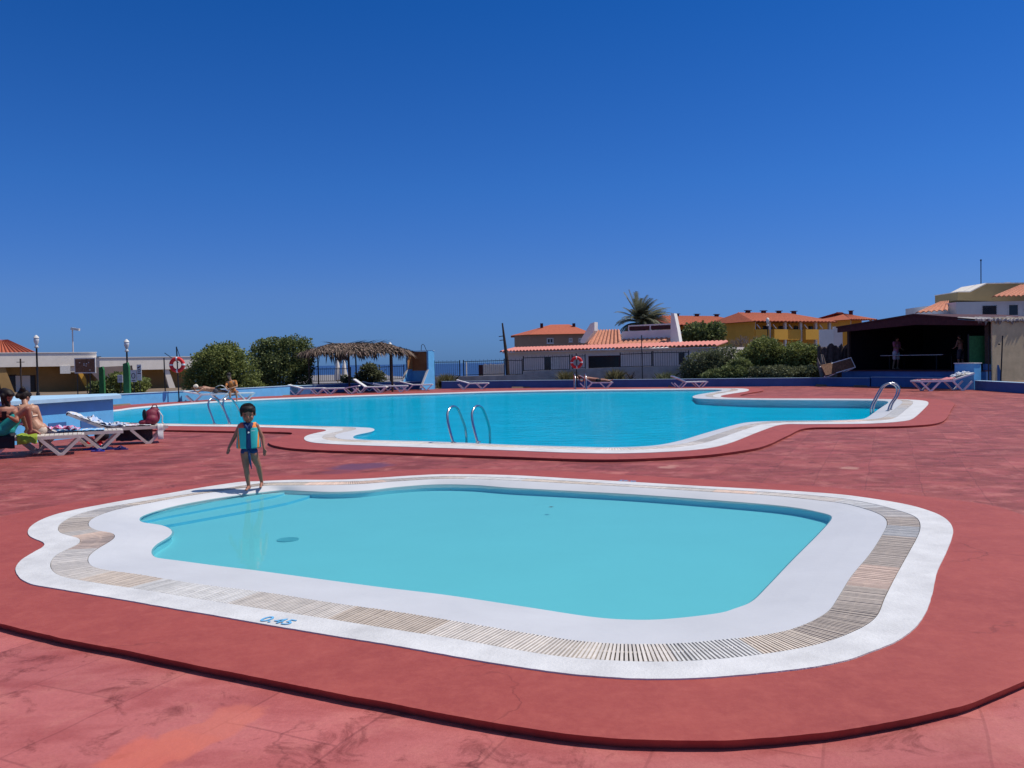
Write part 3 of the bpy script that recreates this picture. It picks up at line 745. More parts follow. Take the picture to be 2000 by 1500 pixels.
low_wall([(-4.4, 52.8)] + WALL[7:9] + [(16.6, 45.8), (18.6, 43.9)], .46, .28, 'low_wall', 'long shaded navy low wall along the far side of the pool', paint='navy')
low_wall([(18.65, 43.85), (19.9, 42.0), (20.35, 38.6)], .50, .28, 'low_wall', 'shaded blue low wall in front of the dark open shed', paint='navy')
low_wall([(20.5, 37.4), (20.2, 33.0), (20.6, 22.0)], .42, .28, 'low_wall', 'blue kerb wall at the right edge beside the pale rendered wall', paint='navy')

# ================================================================== BUILDINGS
def tile_roof(name, mat, parent, eL, eR, rR, rL, pitch=.28, amp=.05, rows=3, th=.05):
    """a sheet of half-round tiles; the four corners are local points (eave left, eave right, ridge right, ridge left)"""
    eL, eR, rR, rL = map(Vector, (eL, eR, rR, rL))
    n = max(4, int((eR - eL).length / pitch) * 6)
    nm = (eR - eL).cross(rL - eL).normalized()
    if nm.z < 0: nm = -nm
    mb = MB(); vs = []
    for side_ in (0, 1):
        for j in range(rows + 1):
            v = j / rows
            for i in range(n + 1):
                u = i / n
                p = eL.lerp(eR, u).lerp(rL.lerp(rR, u), v)
                ph = (i % 6) / 6
                vs.append(p + nm * (amp * abs(sin(pi * ph)) * 1.6 - (th if side_ else 0)))
    W = n + 1; H = rows + 1; fs = []
    for j in range(rows):
        for i in range(n):
            a = j * W + i
            fs.append((a, a + 1, a + W + 1, a + W)); b = a + W * H; fs.append((b, b + W, b + W + 1, b + 1))
    for i in range(n):
        fs.append((i, W * H + i, W * H + i + 1, i + 1)); a = rows * W + i; fs.append((a, a + 1, W * H + a + 1, W * H + a))
    for j in range(rows):
        a = j * W; fs.append((a, a + W, W * H + a + W, W * H + a)); a = j * W + n; fs.append((a, W * H + a, W * H + a + W, a + W))
    mb.add(vs, fs)
    o = mb.build(name, mat, parent)
    return o

def window(parent, u0, u1, z0, z1, y=0.0, name='window', mull=1, fr=.06, framemat='frame', pane='glass', rail=False, sill=True):
    """frame in the wall's plane standing 3 cm proud, glass set behind it"""
    mb = MB(); d0, d1 = y - .03, y + .03
    mb.span((u0, d0, z0), (u0 + fr, d1, z1)); mb.span((u1 - fr, d0, z0), (u1, d1, z1))
    mb.span((u0 + fr, d0, z1 - fr), (u1 - fr, d1, z1)); mb.span((u0 + fr, d0, z0), (u1 - fr, d1, z0 + fr))
    for k in range(mull):
        c = u0 + (u1 - u0) * (k + 1) / (mull + 1); mb.span((c - fr * .35, d0 + .004, z0 + fr), (c + fr * .35, d1 - .004, z1 - fr))
    if rail: c = (z0 + z1) / 2; mb.span((u0 + fr, d0 + .006, c - fr * .35), (u1 - fr, d1 - .006, c + fr * .35))
    w = mb.build(name, framemat, parent)
    MB().span((u0 + fr * .6, y - .006, z0 + fr * .6), (u1 - fr * .6, y + .012, z1 - fr * .6)).build('pane', pane, w)
    if sill: MB().span((u0 - .06, y - .10, z0 - .05), (u1 + .06, y + .02, z0 - .004)).build('sill', framemat, w)
    return w

# ---- grey bar building behind the far fence
FB = Face((-.46, 63), (12.9, 52.6))
def U(px, py, back=0): return FB.uz(px, py, back)
LB = (Vector((13.36, -10.4)).length)
bar = thing('bar_building', 'grey single storey building with a pink tiled eave behind the iron fence', 'building', (FB.L.x, FB.L.y, -.6), FB.rz)
def L_(u, z): return u, z + .6
u0 = 0; zt = 2.9
e0 = L_(*U(988, 686)); e1 = L_(*U(1398, 674))
MB().span((0, 0, 0), (LB, 7, 2.86)).build('wall', 'stucco', bar)
for (xa, xb, ya, yb) in ((1150, 1211, 694, 723),):
    a = L_(*U(xa, yb)); b = L_(*U(xb, ya)); window(bar, a[0], b[0], a[1], b[1], 0, mull=0, fr=.08, framemat='maroon')
for (xa, xb, ya, yb) in ((1064, 1076, 697, 726), (1326, 1337, 689, 712)):
    a = L_(*U(xa, yb)); b = L_(*U(xb, ya))
    d = MB().span((a[0], -.03, a[1]), (b[0], .02, b[1])).build('door', 'glass', bar)
    MB().span((b[0] + .02, -.035, a[1]), (b[0] + .75, .01, b[1])).build('shutter', 'frame', d)
tile_roof('eave_roof', 'tilepink', bar, (-.1, -.55, 2.92), (LB + .1, -.55, 2.95), (LB + .1, 1.2, 3.22), (-.1, 1.2, 3.19), .30, .06)
MB().span((.05, -.4, 2.80), (LB - .05, -.003, 2.88)).build('soffit', 'stucco', bar)
# upper part : low tiled slope between two raking white walls, parapet and rail
def UB(px, py, back): u, z = FB.uz(px, py, back); return u, z + .6
bk = 2.2
a = UB(1140, 672, bk); b = UB(1208, 645, bk + 2.0); c = UB(1212, 672, bk); d = UB(1160, 646, bk + 2.0)
tile_roof('tiled_slope', 'tilepale', bar, (a[0], bk, a[1] - .1), (c[0] + .1, bk, c[1] - .1), (b[0] + .1, bk + 2.0, b[1]), (d[0], bk + 2.0, d[1]), .34, .07)
p = UB(1211, 668, bk); q = UB(1312, 643, bk)
MB().span((p[0], bk + .3, 3.0), (q[0], bk + .55, q[1])).build('parapet', 'white_wall', bar)
tile_roof('tiled_ledge', 'tilepale', bar, (p[0], bk - .9, 3.12), (q[0], bk - .9, 3.12), (q[0], bk + .28, p[1] + .15), (p[0], bk + .28, p[1] + .15), .34, .06)
MB().span((p[0] - 1.6, bk + 1.9, 2.9), (q[0] - 2.6, bk + 4.6, q[1] - .1)).build('upper_wall', 'white_wall', bar)
# raking walls
for pts, xx in (([(1134, 670), (1141, 670), (1161, 646), (1161, 629), (1153, 632), (1134, 664)], 0), ([(1309, 669), (1327, 669), (1322, 640), (1316, 612), (1310, 612)], 1)):
    poly = [UB(px, py, bk - .2) for px, py in pts]
    poly = [(u, max(z, 2.95) if i < 2 else z) for i, (u, z) in enumerate(poly)]
    MB().prism(poly, bk - .2 + .02 * xx, bk + .25, 'y').build('raking_wall', 'white_wall', bar)
rl = thing('roof_screen', 'brown slatted screen in a white rail on the parapet under the palm', 'screen', (0, 0, 0))
ra = UB(1222, 642, bk); rb = UB(1309, 629, bk)
rl.location = bar.matrix_basis @ Vector((ra[0], bk + .4, ra[1]));
rl.location = Matrix.Translation((FB.L.x, FB.L.y, -.6)) @ (Matrix.Rotation(FB.rz, 3, 'Z') @ Vector((ra[0], bk + .42, q[1] - .02)))
rl.rotation_euler.z = FB.rz
wd, hh = rb[0] - ra[0], rb[1] - ra[1] + .12
for k in range(2):
    x0 = wd * k / 2 + .05; MB().span((x0, -.03, .06), (x0 + wd / 2 - .1, .03, hh - .1)).build('screen_panel', 'maroon', rl)
fr = MB().span((0, -.05, hh - .09), (wd, .05, hh))
for x0 in (.02, wd / 2, wd - .02): fr.span((x0 - .045, -.048, 0), (x0 + .045, .048, hh - .091))
fr.build('rail', 'white_wall', rl)

# ---- brown house with the orange hipped roof
Y0 = 86
def Q(px, py, Y): v = P(px, py, Y); return v
def quadpts(lst, Y): return [Q(x, y, Y) for x, y in lst]
h = thing('hip_roof_house', 'brown house with orange hipped roof left of the palm', 'house', Q(1075, 700, Y0))
o = Vector(h.location)
def loc(px, py, Y, dy=0): v = Q(px, py, Y); return v.x - o.x, v.y - o.y + dy, v.z - o.z
def wallbox(px0, py0, px1, py1, Y, depth, name, mat, parent):
    a = loc(px0, py0, Y); b = loc(px1, py1, Y)
    return MB().span((a[0], a[1], b[2]), (b[0], a[1] + depth, a[2])).build(name, mat, parent)
A0 = loc(1034, 654, Y0); A1 = loc(1152, 652, Y0)
bodyp = [(A0[0], 0), (A1[0], 0), (A1[0], 9), (A0[0] - 1.5, 9), (A0[0] - 1.5, 2.0)]
MB().prism(bodyp, -2, A0[2]).build('wall', 'brown_wall', h)
zr = loc(1060, 634, Y0 + 4)[2]; ze = A0[2] + .02
rv = [(A0[0] - 1.9, 2.2, ze), (A0[0] - .1, -.35, ze), (A1[0] + .3, -.35, ze), (A1[0] + .3, 9.3, ze), (A0[0] - 1.9, 9.3, ze), (A0[0] + 2.4, 4.4, zr), (A1[0] - 1.8, 4.4, zr)]
MB().add(rv, [(0, 1, 5), (1, 2, 6, 5), (2, 3, 6), (3, 4, 5, 6), (4, 0, 5), (0, 4, 3, 2, 1)]).build('roof', 'tile', h)
ch = MB(); 
for px in (1058, 1121):
    c = loc(px, 634, Y0 + 3)
    MB().span((c[0] - .15, c[1], c[2] - .9), (c[0] + .15, c[1] + .35, c[2] + .14)).build('chimney', 'maroon', h)
for x0, x1, y0, y1 in ((1068, 1081, 660, 671), (1111, 1118, 660, 668), (1130, 1137, 660, 668)):
    a = loc(x0, y1, Y0); b = loc(x1, y0, Y0); window(h, a[0], b[0], a[2], b[2], 0, mull=1, fr=.10)
for x0 in (1015, 1022, 1029):
    pass

# ---- yellow terraced houses
def terrace(name, label, Y, x0, x1, yeave, yridge, ybot, bays, xl0=None, xr1=None, hip=True, balcony=None, depth=8):
    t = thing(name, label, 'house', P((x0 + x1) / 2, 700, Y)); oo = Vector(t.location)
    def lc(px, py, dy=0): v = P(px, py, Y + dy); return v.x - oo.x, v.z - oo.z
    a = lc(x0, yeave); b = lc(x1, yeave); zb = lc(x0, ybot)[1]
    MB().span((a[0], 1.9, -3.2), (b[0], depth, a[1] - .02)).build('wall', 'yellow', t)
    MB().span((a[0], .0, -3.2), (a[0] + .2, 1.89, a[1] - .03)).build('end_wall', 'yellow', t)
    rz_ = lc(x0, yridge, depth / 2)[1]
    e = .5; i = 2.9 if hip else .2; il = .8 if bays > 1 else i
    p0, p1, p2, p3 = (a[0] - e, -e, a[1]), (b[0] + e, -e, a[1]), (b[0] + e, depth + e, a[1]), (a[0] - e, depth + e, a[1])
    r0, r1 = (a[0] + il, depth / 2, rz_), (b[0] - i, depth / 2, rz_)
    rf = tile_roof('roof', 'tile', t, p0, p1, r1, r0, .5, .07, 2, .12)
    MB().add([p0, p1, p2, p3, r0, r1], [(2, 3, 4, 5), (1, 2, 5), (3, 0, 4)]).build('roof_back', 'tile', t)
    n = bays; w = (b[0] - a[0]) / n
    for k in range(n + 1):
        x = a[0] + w * k; x = min(max(x, a[0] + .15), b[0] - .15)
        MB().span((x - .14, .02, -3.2), (x + .14, .30, a[1] - .03)).build('column', 'frame', t)
    for k in range(n):
        x = a[0] + w * k
        window(t, x + w * .22, x + w * .50, zb - .5, a[1] - .45, 1.9, mull=1, fr=.07, framemat='wood', sill=False)
        window(t, x + w * .62, x + w * .84, zb + .4, a[1] - .6, 1.9, mull=1, fr=.07, framemat='wood', sill=False)
        if balcony:
            z1 = lc(x0, balcony)[1]; z0 = lc(x0, balcony + 20)[1]
            MB().span((x + .16, -.55 if k % 2 else -.12, z0), (x + w - .16, .0, z1)).build('balcony', 'yellow', t)
            MB().bar((x + .35, -.1, a[1] - .35), (x + w * .3, -.3, z1 + .1), .10, .10).build('brace', 'frame', t)
    for k in range(max(1, n - 1)):
        x = a[0] + w * (k + 1)
        c = MB().span((x - .2, depth / 2 - .3, rz_ - .5), (x + .2, depth / 2 + .1, rz_ + .28)).span((x - .32, depth / 2 - .4, rz_ + .281), (x + .32, depth / 2 + .2, rz_ + .36))
        c.build('chimney', 'maroon', t)
    t.rotation_euler.z = radians(27); t.scale.x = 1.25 if bays > 1 else 1.05
    return t
terrace('terraced_house', 'yellow terraced house partly hidden behind the dark round bush', 118, 1316, 1478, 637, 619, 655, 4, balcony=654)
terrace('terraced_house', 'higher yellow terraced house with white columns and balconies in the middle', 108, 1468, 1632, 630, 613, 650, 5, balcony=645)
terrace('terraced_house', 'small orange hipped roof house at the right end of the yellow terrace', 124, 1652, 1712, 625, 611, 640, 1, balcony=None)
wb = thing('white_wall', 'white boundary wall standing between the yellow houses and the dark shed', 'wall', P(1622, 690, 62))
MB().span((-.75, 0, -1.2), (.25, .25, 1.75)).build('wall_body', 'white_wall', wb)
MB().span((.26, .01, -1.2), (.9, .26, 1.95)).build('wall_return', 'stucco', wb)

# ---- white villa at the top right
YV = 62
v = thing('white_villa', 'white villa with an olive parapet and terracotta roofs behind the shed', 'house', P(1930, 700, YV)); vo = Vector(v.location)
def lv(px, py, dy=0): q = P(px, py, YV + dy); return q.x - vo.x, q.z - vo.z
a = lv(1868, 590); b = lv(2040, 584)
MB().span((a[0], 0, -1), (b[0], 8, a[1])).build('wall', 'white_wall', v)
for (x0, y0, x1, y1) in ((1968, 593, 1990, 618), (1998, 592, 2022, 618)):
    p = lv(x0, y1); q = lv(x1, y0); window(v, p[0], q[0], p[1], q[1], 0, mull=0, fr=.09)
p = lv(1919, 618); q = lv(1946, 597)
lt = MB()
nx = 9
for s_ in (1, -1):
    for k in range(-nx, nx + 1):
        x = (p[0] + q[0]) / 2 + k * .12
        hz = (q[1] - p[1]) / 2; A = (x - hz * s_, -.03 - .012 * s_, p[1]); B = (x + hz * s_, -.03 - .012 * s_, q[1])
        # clip to the panel
        def clipx(A, B):
            (x1, y_, z1), (x2, _, z2) = A, B
            lo, hi = p[0], q[0]; ts = []
            t0, t1 = 0., 1.
            for lim, sgn in ((lo, 1), (hi, -1)):
                f1, f2 = (x1 - lim) * sgn, (x2 - lim) * sgn
                if f1 < 0 and f2 < 0: return None
                if f1 < 0: t0 = max(t0, f1 / (f1 - f2))
                if f2 < 0: t1 = min(t1, f1 / (f1 - f2))
            if t1 <= t0: return None
            g = lambda t: (x1 + (x2 - x1) * t, y_, z1 + (z2 - z1) * t)
            return g(t0), g(t1)
        r = clipx(A, B)
        if r: lt.bar(r[0], r[1], .02, .045)
lt.build('lattice', 'iron', v)
# olive parapet block behind
a = lv(1857, 588, 5); b = lv(1880, 573, 5); c = lv(1912, 557, 5); d = lv(1990, 556, 5); e = lv(1990, 592, 5)
MB().prism([a, lv(1857, 573, 5), b, c, d, e], 4.0, 7.5, 'y').build('olive_block', 'olive_wall', v)
MB().prism([lv(1857, 573, 5), lv(1857, 571.5, 5), (b[0], b[1] + .08), (c[0], c[1] + .08), (d[0], d[1] + .08), d, c, b], 3.9, 7.6, 'y').build('parapet_cap', 'cream', v)
p0 = lv(1945, 579, -1); p1 = lv(2040, 577, -1); r0 = lv(1992, 558, 3); r1 = lv(2040, 556, 3)
tile_roof('roof', 'tilepale', v, (p0[0], -.5, p0[1]), (p1[0], -.5, p1[1]), (r1[0], 3, r1[1]), (r0[0], 3, r0[1]), .34, .07)
p0 = lv(1794, 611, -1); p1 = lv(1858, 606, -1); r0 = lv(1842, 590, 2); r1 = lv(1860, 588, 2)
tile_roof('lower_roof', 'tilepale', v, (p0[0], -.5, p0[1]), (p1[0], -.5, p1[1]), (r1[0], 2.5, r1[1]), (r0[0], 2.5, r0[1]), .34, .07)
p = lv(1794, 700); q = lv(1866, 612)
MB().span((p[0], .3, -1), (q[0] - .02, 6, q[1] - .1)).build('side_wall', 'white_wall', v)
c = lv(1975, 552, 5)
MB().span((c[0] - .16, 5.5, c[1] - .3), (c[0] + .16, 5.9, c[1])).span((c[0] - .22, 5.4, c[1] + .001), (c[0] + .22, 6.0, c[1] + .07)).build('chimney', 'white_wall', v)
m_ = thing('antenna_mast', 'tall thin grey mast on the roof of the white villa', 'mast', P(1916, 556, YV + 5.5))
hgt = (556 - 510) * (YV + 5.5) / F_PX
MB().tube([(0, 0, -.02), (0, 0, hgt)], .035, 6).build('pole', 'iron', m_); MB().tube([(0, 0, hgt), (0, 0, hgt + .12)], .06, 6).build('mast_head', 'iron', m_)

# ---- dark open shed
FS = Face((18.35, 46.2), (21.75, 38.6)); LS = (FS.R - FS.L).length
FLZ = .74
sh = thing('open_shed', 'dark maroon open fronted timber shed on the raised platform at right', 'shed', (FS.L.x, FS.L.y, 0), FS.rz)
MB().span((-.15, -.25, -.1), (LS + .1, 6, FLZ)).build('platform', 'navy', sh)
MB().span((-.16, -.30, FLZ + .002), (LS + .1, 5.9, FLZ + .05)).build('floor', 'maroon', sh)
def S_(px, py, back=0): return FS.uz(px, py, back)
l = S_(1655, 640); r = S_(1926, 627); m = S_(1795, 616)
rp = [(-.35, l[1]), (m[0], m[1]), (LS + .15, r[1])]
MB().prism([(-.0, FLZ + .05), (.14, FLZ + .05), (.14, l[1] - .05), (0, l[1] - .08)], 0, .14, 'y').build('post', 'wood', sh)
MB().prism([(LS - .15, FLZ + .05), (LS, FLZ + .05), (LS, r[1] - .05), (LS - .15, r[1] - .02)], 0, .14, 'y').build('post', 'wood', sh)
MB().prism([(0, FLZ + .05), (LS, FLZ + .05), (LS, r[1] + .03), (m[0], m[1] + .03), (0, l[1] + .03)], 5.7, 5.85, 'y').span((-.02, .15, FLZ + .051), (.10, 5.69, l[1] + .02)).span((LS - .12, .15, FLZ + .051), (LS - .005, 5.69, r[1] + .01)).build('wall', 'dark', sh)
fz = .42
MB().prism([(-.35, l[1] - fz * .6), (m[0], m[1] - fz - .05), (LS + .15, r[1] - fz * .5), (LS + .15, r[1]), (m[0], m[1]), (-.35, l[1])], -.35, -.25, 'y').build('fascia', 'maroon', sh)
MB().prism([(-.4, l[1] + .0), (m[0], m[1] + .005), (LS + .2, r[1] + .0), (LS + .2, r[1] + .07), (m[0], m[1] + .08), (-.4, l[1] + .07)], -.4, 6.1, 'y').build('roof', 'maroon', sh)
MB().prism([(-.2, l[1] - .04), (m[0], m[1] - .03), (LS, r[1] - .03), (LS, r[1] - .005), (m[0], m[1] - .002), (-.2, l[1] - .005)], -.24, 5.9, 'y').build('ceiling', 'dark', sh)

# ---- pale rendered building at the right edge with its lean-to canopy
FR = Face((21.9, 38.5), (29.5, 41.2)); LR = (FR.R - FR.L).length
rb_ = thing('rendered_building', 'beige rendered wall with a ragged canopy at the right edge', 'building', (FR.L.x, FR.L.y, 0), FR.rz)
MB().span((0, 0, 0), (LR, .07, 3.2)).build('wall', 'beige', rb_)
zt = FR.uz(1960, 623)[1]
cn = MB(); tone_ = []
nn = 110
prof = []
for i in range(nn + 1):
    x = -1.1 + (LR + 1.1) * i / nn
    prof.append((x, zt + .03 * sin(i * 2.1) + .02 * R_.uniform(-1, 1)))
ov = [-.06 - .11 * abs(noise.noise(Vector((i * .9, 3, 1)))) - (.05 if i % 7 == 3 else 0) for i in range(nn + 1)]
cn.add([(x, o_, z) for (x, z), o_ in zip(prof, ov)] + [(x, .9, z + .12) for x, z in prof] + [(x, o_, z - .09) for (x, z), o_ in zip(prof, ov)] + [(x, .9, z + .03) for x, z in prof],
       [(i, i + 1, nn + 2 + i, nn + 1 + i) for i in range(nn)] + [(2 * nn + 2 + i, 3 * nn + 3 + i, 3 * nn + 4 + i, 2 * nn + 3 + i) for i in range(nn)] + [(i, 2 * nn + 2 + i, 2 * nn + 3 + i, i + 1) for i in range(nn)])
cn.build('canopy', 'rock', rb_)
fg = MB(); top = []; bot = []
x = -.95
while x < LR - .05:
    ln = R_.choice((.05, .08, .12, .3, .5)) * R_.uniform(.6, 1.2)
    top.append((x, -.055 + R_.uniform(-.01, .01), zt - .02)); bot.append((x + R_.uniform(-.02, .02), -.05, zt - .06 - ln * .5)); x += R_.uniform(.05, .12)
n_ = len(top); fg.add(top + bot, [(i, i + 1, n_ + i + 1, n_ + i) for i in range(n_ - 1)])
fg.build('fringe', 'deadwood', rb_)
gp = thing('gate_pillar', 'blue painted pillar block between the shed and the beige wall', 'pillar', (20.55, 38.0, DZ), FS.rz)
a = 1.05
MB().span((-.55, -.2, 0), (.42, .25, 1.16)).build('pillar_body', 'blue', gp); MB().span((-.58, -.23, 1.162), (.45, .28, 1.20)).build('pillar_cap', 'white_wall', gp)
gw = thing('garden_wall', 'short grey blue wall with a rounded end right of the blue pillar', 'wall', P(1925, 744, 38.6))
MB().prism([(0, -.3), (.75, -.3), (.72, .35), (.6, .72), (.0, .78)], 0, .22, 'y').build('wall_body', 'navy', gw)
gd = thing('green_gate', 'dark green gate panel standing behind the blue pillar', 'gate', P(1911, 716, 39.0))
MB().span((-.42, 0, .12), (.42, .05, 1.42)).build('gate_panel', 'greenwood', gd)
MB().span((-.46, -.01, -.6), (-.425, .06, 1.5)).span((.425, -.01, -.6), (.46, .06, 1.5)).build('gate_frame', 'iron', gd)
for px, lab in ((1934, 'black iron post with hinges beside the green gate panel'), (1957, 'leaning black iron post in front of the beige wall')):
    ip = thing('iron_post', lab, 'post', P(px - 3, 745, 37.0)); hgt = 2.0
    MB().tube([(0, 0, -.3), (.10 if px > 1940 else 0, 0, hgt)], .028, 8).build('post_shaft', 'iron', ip)
    MB().span((-.09, -.02, hgt * .8), (-.025, .02, hgt * .8 + .06)).build('hinge', 'iron', ip)

# ---- low buildings on the left
YL = 60
def fascia_house(name, label, Y, x0, x1, ytop, yb, ybase, zb, items):
    t = thing(name, label, 'building', P((x0 + x1) / 2, 700, Y)); oo = Vector(t.location)
    def lc(px, py, dy=0): q = P(px, py, Y + dy); return q.x - oo.x, q.z - oo.z
    a = lc(x0, ytop); b = lc(x1, yb); zz = zb - oo.z
    MB().span((a[0], 0, b[1]), (b[0], 7, a[1])).build('fascia', 'cream', t)
    MB().span((a[0] - .04, -.05, a[1] + .003), (b[0] + .04, 7.05, a[1] + .06)).build('roof_edge', 'white_wall', t)
    MB().span((a[0] + .1, 1.6, zz), (b[0] - .1, 6.8, b[1] - .003)).build('wall', 'ochre', t)
    t.rotation_euler.z = radians(35); t.scale.x = .9
    return t, lc, zz
lb, lc, zz = fascia_house('flat_roof_building', 'ochre flat roofed building with a deep cream fascia at far left', YL, -60, 190, 692, 714, 768, -.6, None)
for x0, x1, y0, y1 in ((12, 62, 731, 768), (66, 98, 732, 768)):
    a = lc(x0, y1, 1.6); b = lc(x1, y0, 1.6); window(lb, a[0], b[0], a[1], b[1], 1.6, mull=1, fr=.09, framemat='wood', sill=False)
a = lc(60, 770, 1.5); b = lc(86, 733, 1.5); MB().span((a[0], 1.50, a[1]), (b[0], 1.56, b[1])).build('shutter', 'cream', lb)
a = lc(116, 730, -.05); b = lc(136, 714, -.05); MB().span((a[0], -.06, a[1]), (b[0], -.01, b[1])).build('hanging_panel', 'paper', lb)
a = lc(-2, 715); MB().prism([lc(-4, 716), lc(12, 716), lc(32, 770), lc(8, 770)], .1, .5, 'y').build('buttress', 'ochre', lb)
a = lc(140, 716); MB().prism([lc(138, 716), lc(146, 716), lc(146, 727), lc(138, 727)], .1, .5, 'y').build('bracket', 'cream', lb)
bs = tag(MB().prism([lc(149, 727), lc(158, 727), lc(181, 766), (lc(181, 769)), lc(172, 769)], -.6, -.2, 'y').build('buttress', 'yellow', lb), 'x', 'x')  # yellow in place of ochre puts the sunlight into its colour
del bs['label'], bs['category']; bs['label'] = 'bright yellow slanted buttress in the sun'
lb2, lc, zz = fascia_house('flat_roof_building', 'second flat roofed ochre building behind the gate and the left lifebuoy', 62, 193, 400, 700, 720, 768, -.6, None)
a = lc(276, 768, 1.6); b = lc(290, 733, 1.6); window(lb2, a[0], b[0], a[1], b[1], 1.6, mull=0, fr=.09, framemat='wood', sill=False)
a = lc(305, 740, 1.55); MB().span((a[0] - .1, 1.45, a[1] - .2), (a[0] + .1, 1.59, a[1] + .2)).build('wall_lamp', 'wood', lb2)
MB().prism([lc(322, 721), lc(332, 721), lc(350, 768), lc(336, 768)], .1, .5, 'y').build('buttress', 'cream', lb2)
c = lc(204, 697); MB().span((c[0] - .25, 3, c[1] - .15), (c[0] + .25, 3.5, c[1] + .05)).build('roof_vent', 'iron', lb2)
sp = thing('sunshade', 'grey blue fabric sunshade stretched behind the green gate', 'awning', P(212, 740, 55))
MB().add([(-1.4, 0, .75), (1.4, .3, .85), (1.2, 1.5, -.3), (-.9, 1.2, -.5)], [(0, 1, 2, 3)]).build('canvas', 'stucco', sp)
MB().tube([(-1.4, 0, .75), (-1.4, 0, -1.6)], .03, 6).build('pole', 'iron', sp); MB().tube([(1.4, .3, .85), (1.4, .3, -1.6)], .03, 6).build('pole', 'iron', sp)
lr = thing('tiled_house', 'orange tiled roof rising behind the cream fascia at the far left', 'house', P(0, 700, 78)); oo = Vector(lr.location)
def lc2(px, py, dy=0): q = P(px, py, 78 + dy); return q.x - oo.x, q.z - oo.z
e0, e1, r0 = lc2(-150, 694), lc2(84, 693), lc2(-2, 665, 4)
tile_roof('roof', 'tile', lr, (e0[0], -.3, e0[1]), (e1[0], -.3, e1[1]), (r0[0] + .6, 4.5, r0[1]), (e0[0] + 3, 4.5, r0[1]), .45, .08, 2, .1)
MB().span((e0[0] + .2, .1, -2.5), (e1[0] - .2, 8, e0[1] - .1)).build('wall', 'white_wall', lr)

# ---- poolside bar counter at left
bc = thing('poolside_counter', 'light blue poolside counter with a pale slab top at left', 'counter', (-10.6, 20.2, DZ))
bo = Vector(bc.location)
def rel(v): return (v[0] - bo.x, v[1] - bo.y)
slab = [G(20, 784.3, .9), G(237, 771.5, .9), G(228, 768.2, .9), (-14.5, 20.6)]
slab = [rel(p) for p in slab]
MB().prism(slab, .86, .945).build('slab', 'bluetop', bc)
d = (Vector(slab[1]) - Vector(slab[0])).normalized(); nn = Vector((-d.y, d.x))
ins = [Vector(slab[0]) + nn * .15 + d * .0, Vector(slab[1]) + nn * .15 - d * .12, Vector(slab[2]) - nn * .05 - d * .2, Vector(slab[3]) + d * .3]
MB().prism([tuple(p) for p in ins], 0, .858).build('counter_body', 'blue', bc)
a, b = ins[0], ins[1]; L2 = (b - a).length; dd = (b - a).normalized(); n2 = Vector((dd.y, -dd.x))
for f0, f1 in ((.36, .52), (.66, .86)):
    p, q = a.lerp(b, f0) + n2 * .004, a.lerp(b, f1) + n2 * .004
    MB().prism([tuple(p), tuple(q), tuple(q + n2 * .012), tuple(p + n2 * .012)], .10, .40).build('hatch', 'navy', bc)  # flat dark blue panels low on the counter front

# ================================================================== STREET FURNITURE
def lamp_post(px, ytop, Y, label, zb=0.0):
    b = P(px, 700, Y); top = P(px, ytop, Y).z; b.z = zb
    t = thing('lamp_post', label, 'lamp post', b, 0, 'lamp posts round the pool'); h = top - zb
    MB().lathe([(.10, 0), (.10, .25), (.055, .35), (.045, h - .75), (.05, h - .74)], 10).build('pole', 'iron', t, smooth=True)
    MB().lathe([(.05, h - .74), (.12, h - .70), (.075, h - .62), (.05, h - .56), (.09, h - .50)], 12).build('collar', 'frame', t, smooth=True)
    MB().lathe([(.08, h - .50), (.13, h - .36), (.14, h - .24), (.10, h - .17)], 12).build('lantern', 'lampglass', t, smooth=True)
    MB().lathe([(.155, h - .18), (.115, h - .10), (.05, h - .03), (.001, h)], 12).build('lantern_cap', 'frame', t, smooth=True)
    return t
lamp_post(72, 654, 47, 'globe lantern on a dark pole before the cream fascia at far left')
lamp_post(248, 662, 48, 'globe lantern rising behind the tall green gate post')
lamp_post(762, 668, 58, 'small lantern behind the right end of the thatched shelter')
lamp_post(1500, 620, 72, 'lantern in front of the yellow houses above the bushes', .2)
fp = thing('floodlight_mast', 'thin grey mast with a small floodlight behind the left building', 'mast', P(145, 760, 72)); hh = (760 - 642) * 72 / F_PX
MB().tube([(0, 0, -.5), (0, 0, hh)], .05, 6).build('pole', 'stucco', fp); MB().box((.25, 0, hh - .05), (.7, .25, .2), ry=.15).build('floodlight', 'paper', fp); MB().box((0, -.05, hh * .56), (.3, .12, .25)).build('junction_box', 'stucco', fp)
wp = thing('wooden_pole', 'thin brown pole in front of the ochre wall at far left', 'pole', P(42, 768, 44)); MB().tube([(0, 0, 0), (0, 0, 1.8)], .04, 6).bar((-.2, 0, 1.62), (.2, 0, 1.62), .03, .03).build('post_shaft', 'wood', wp)

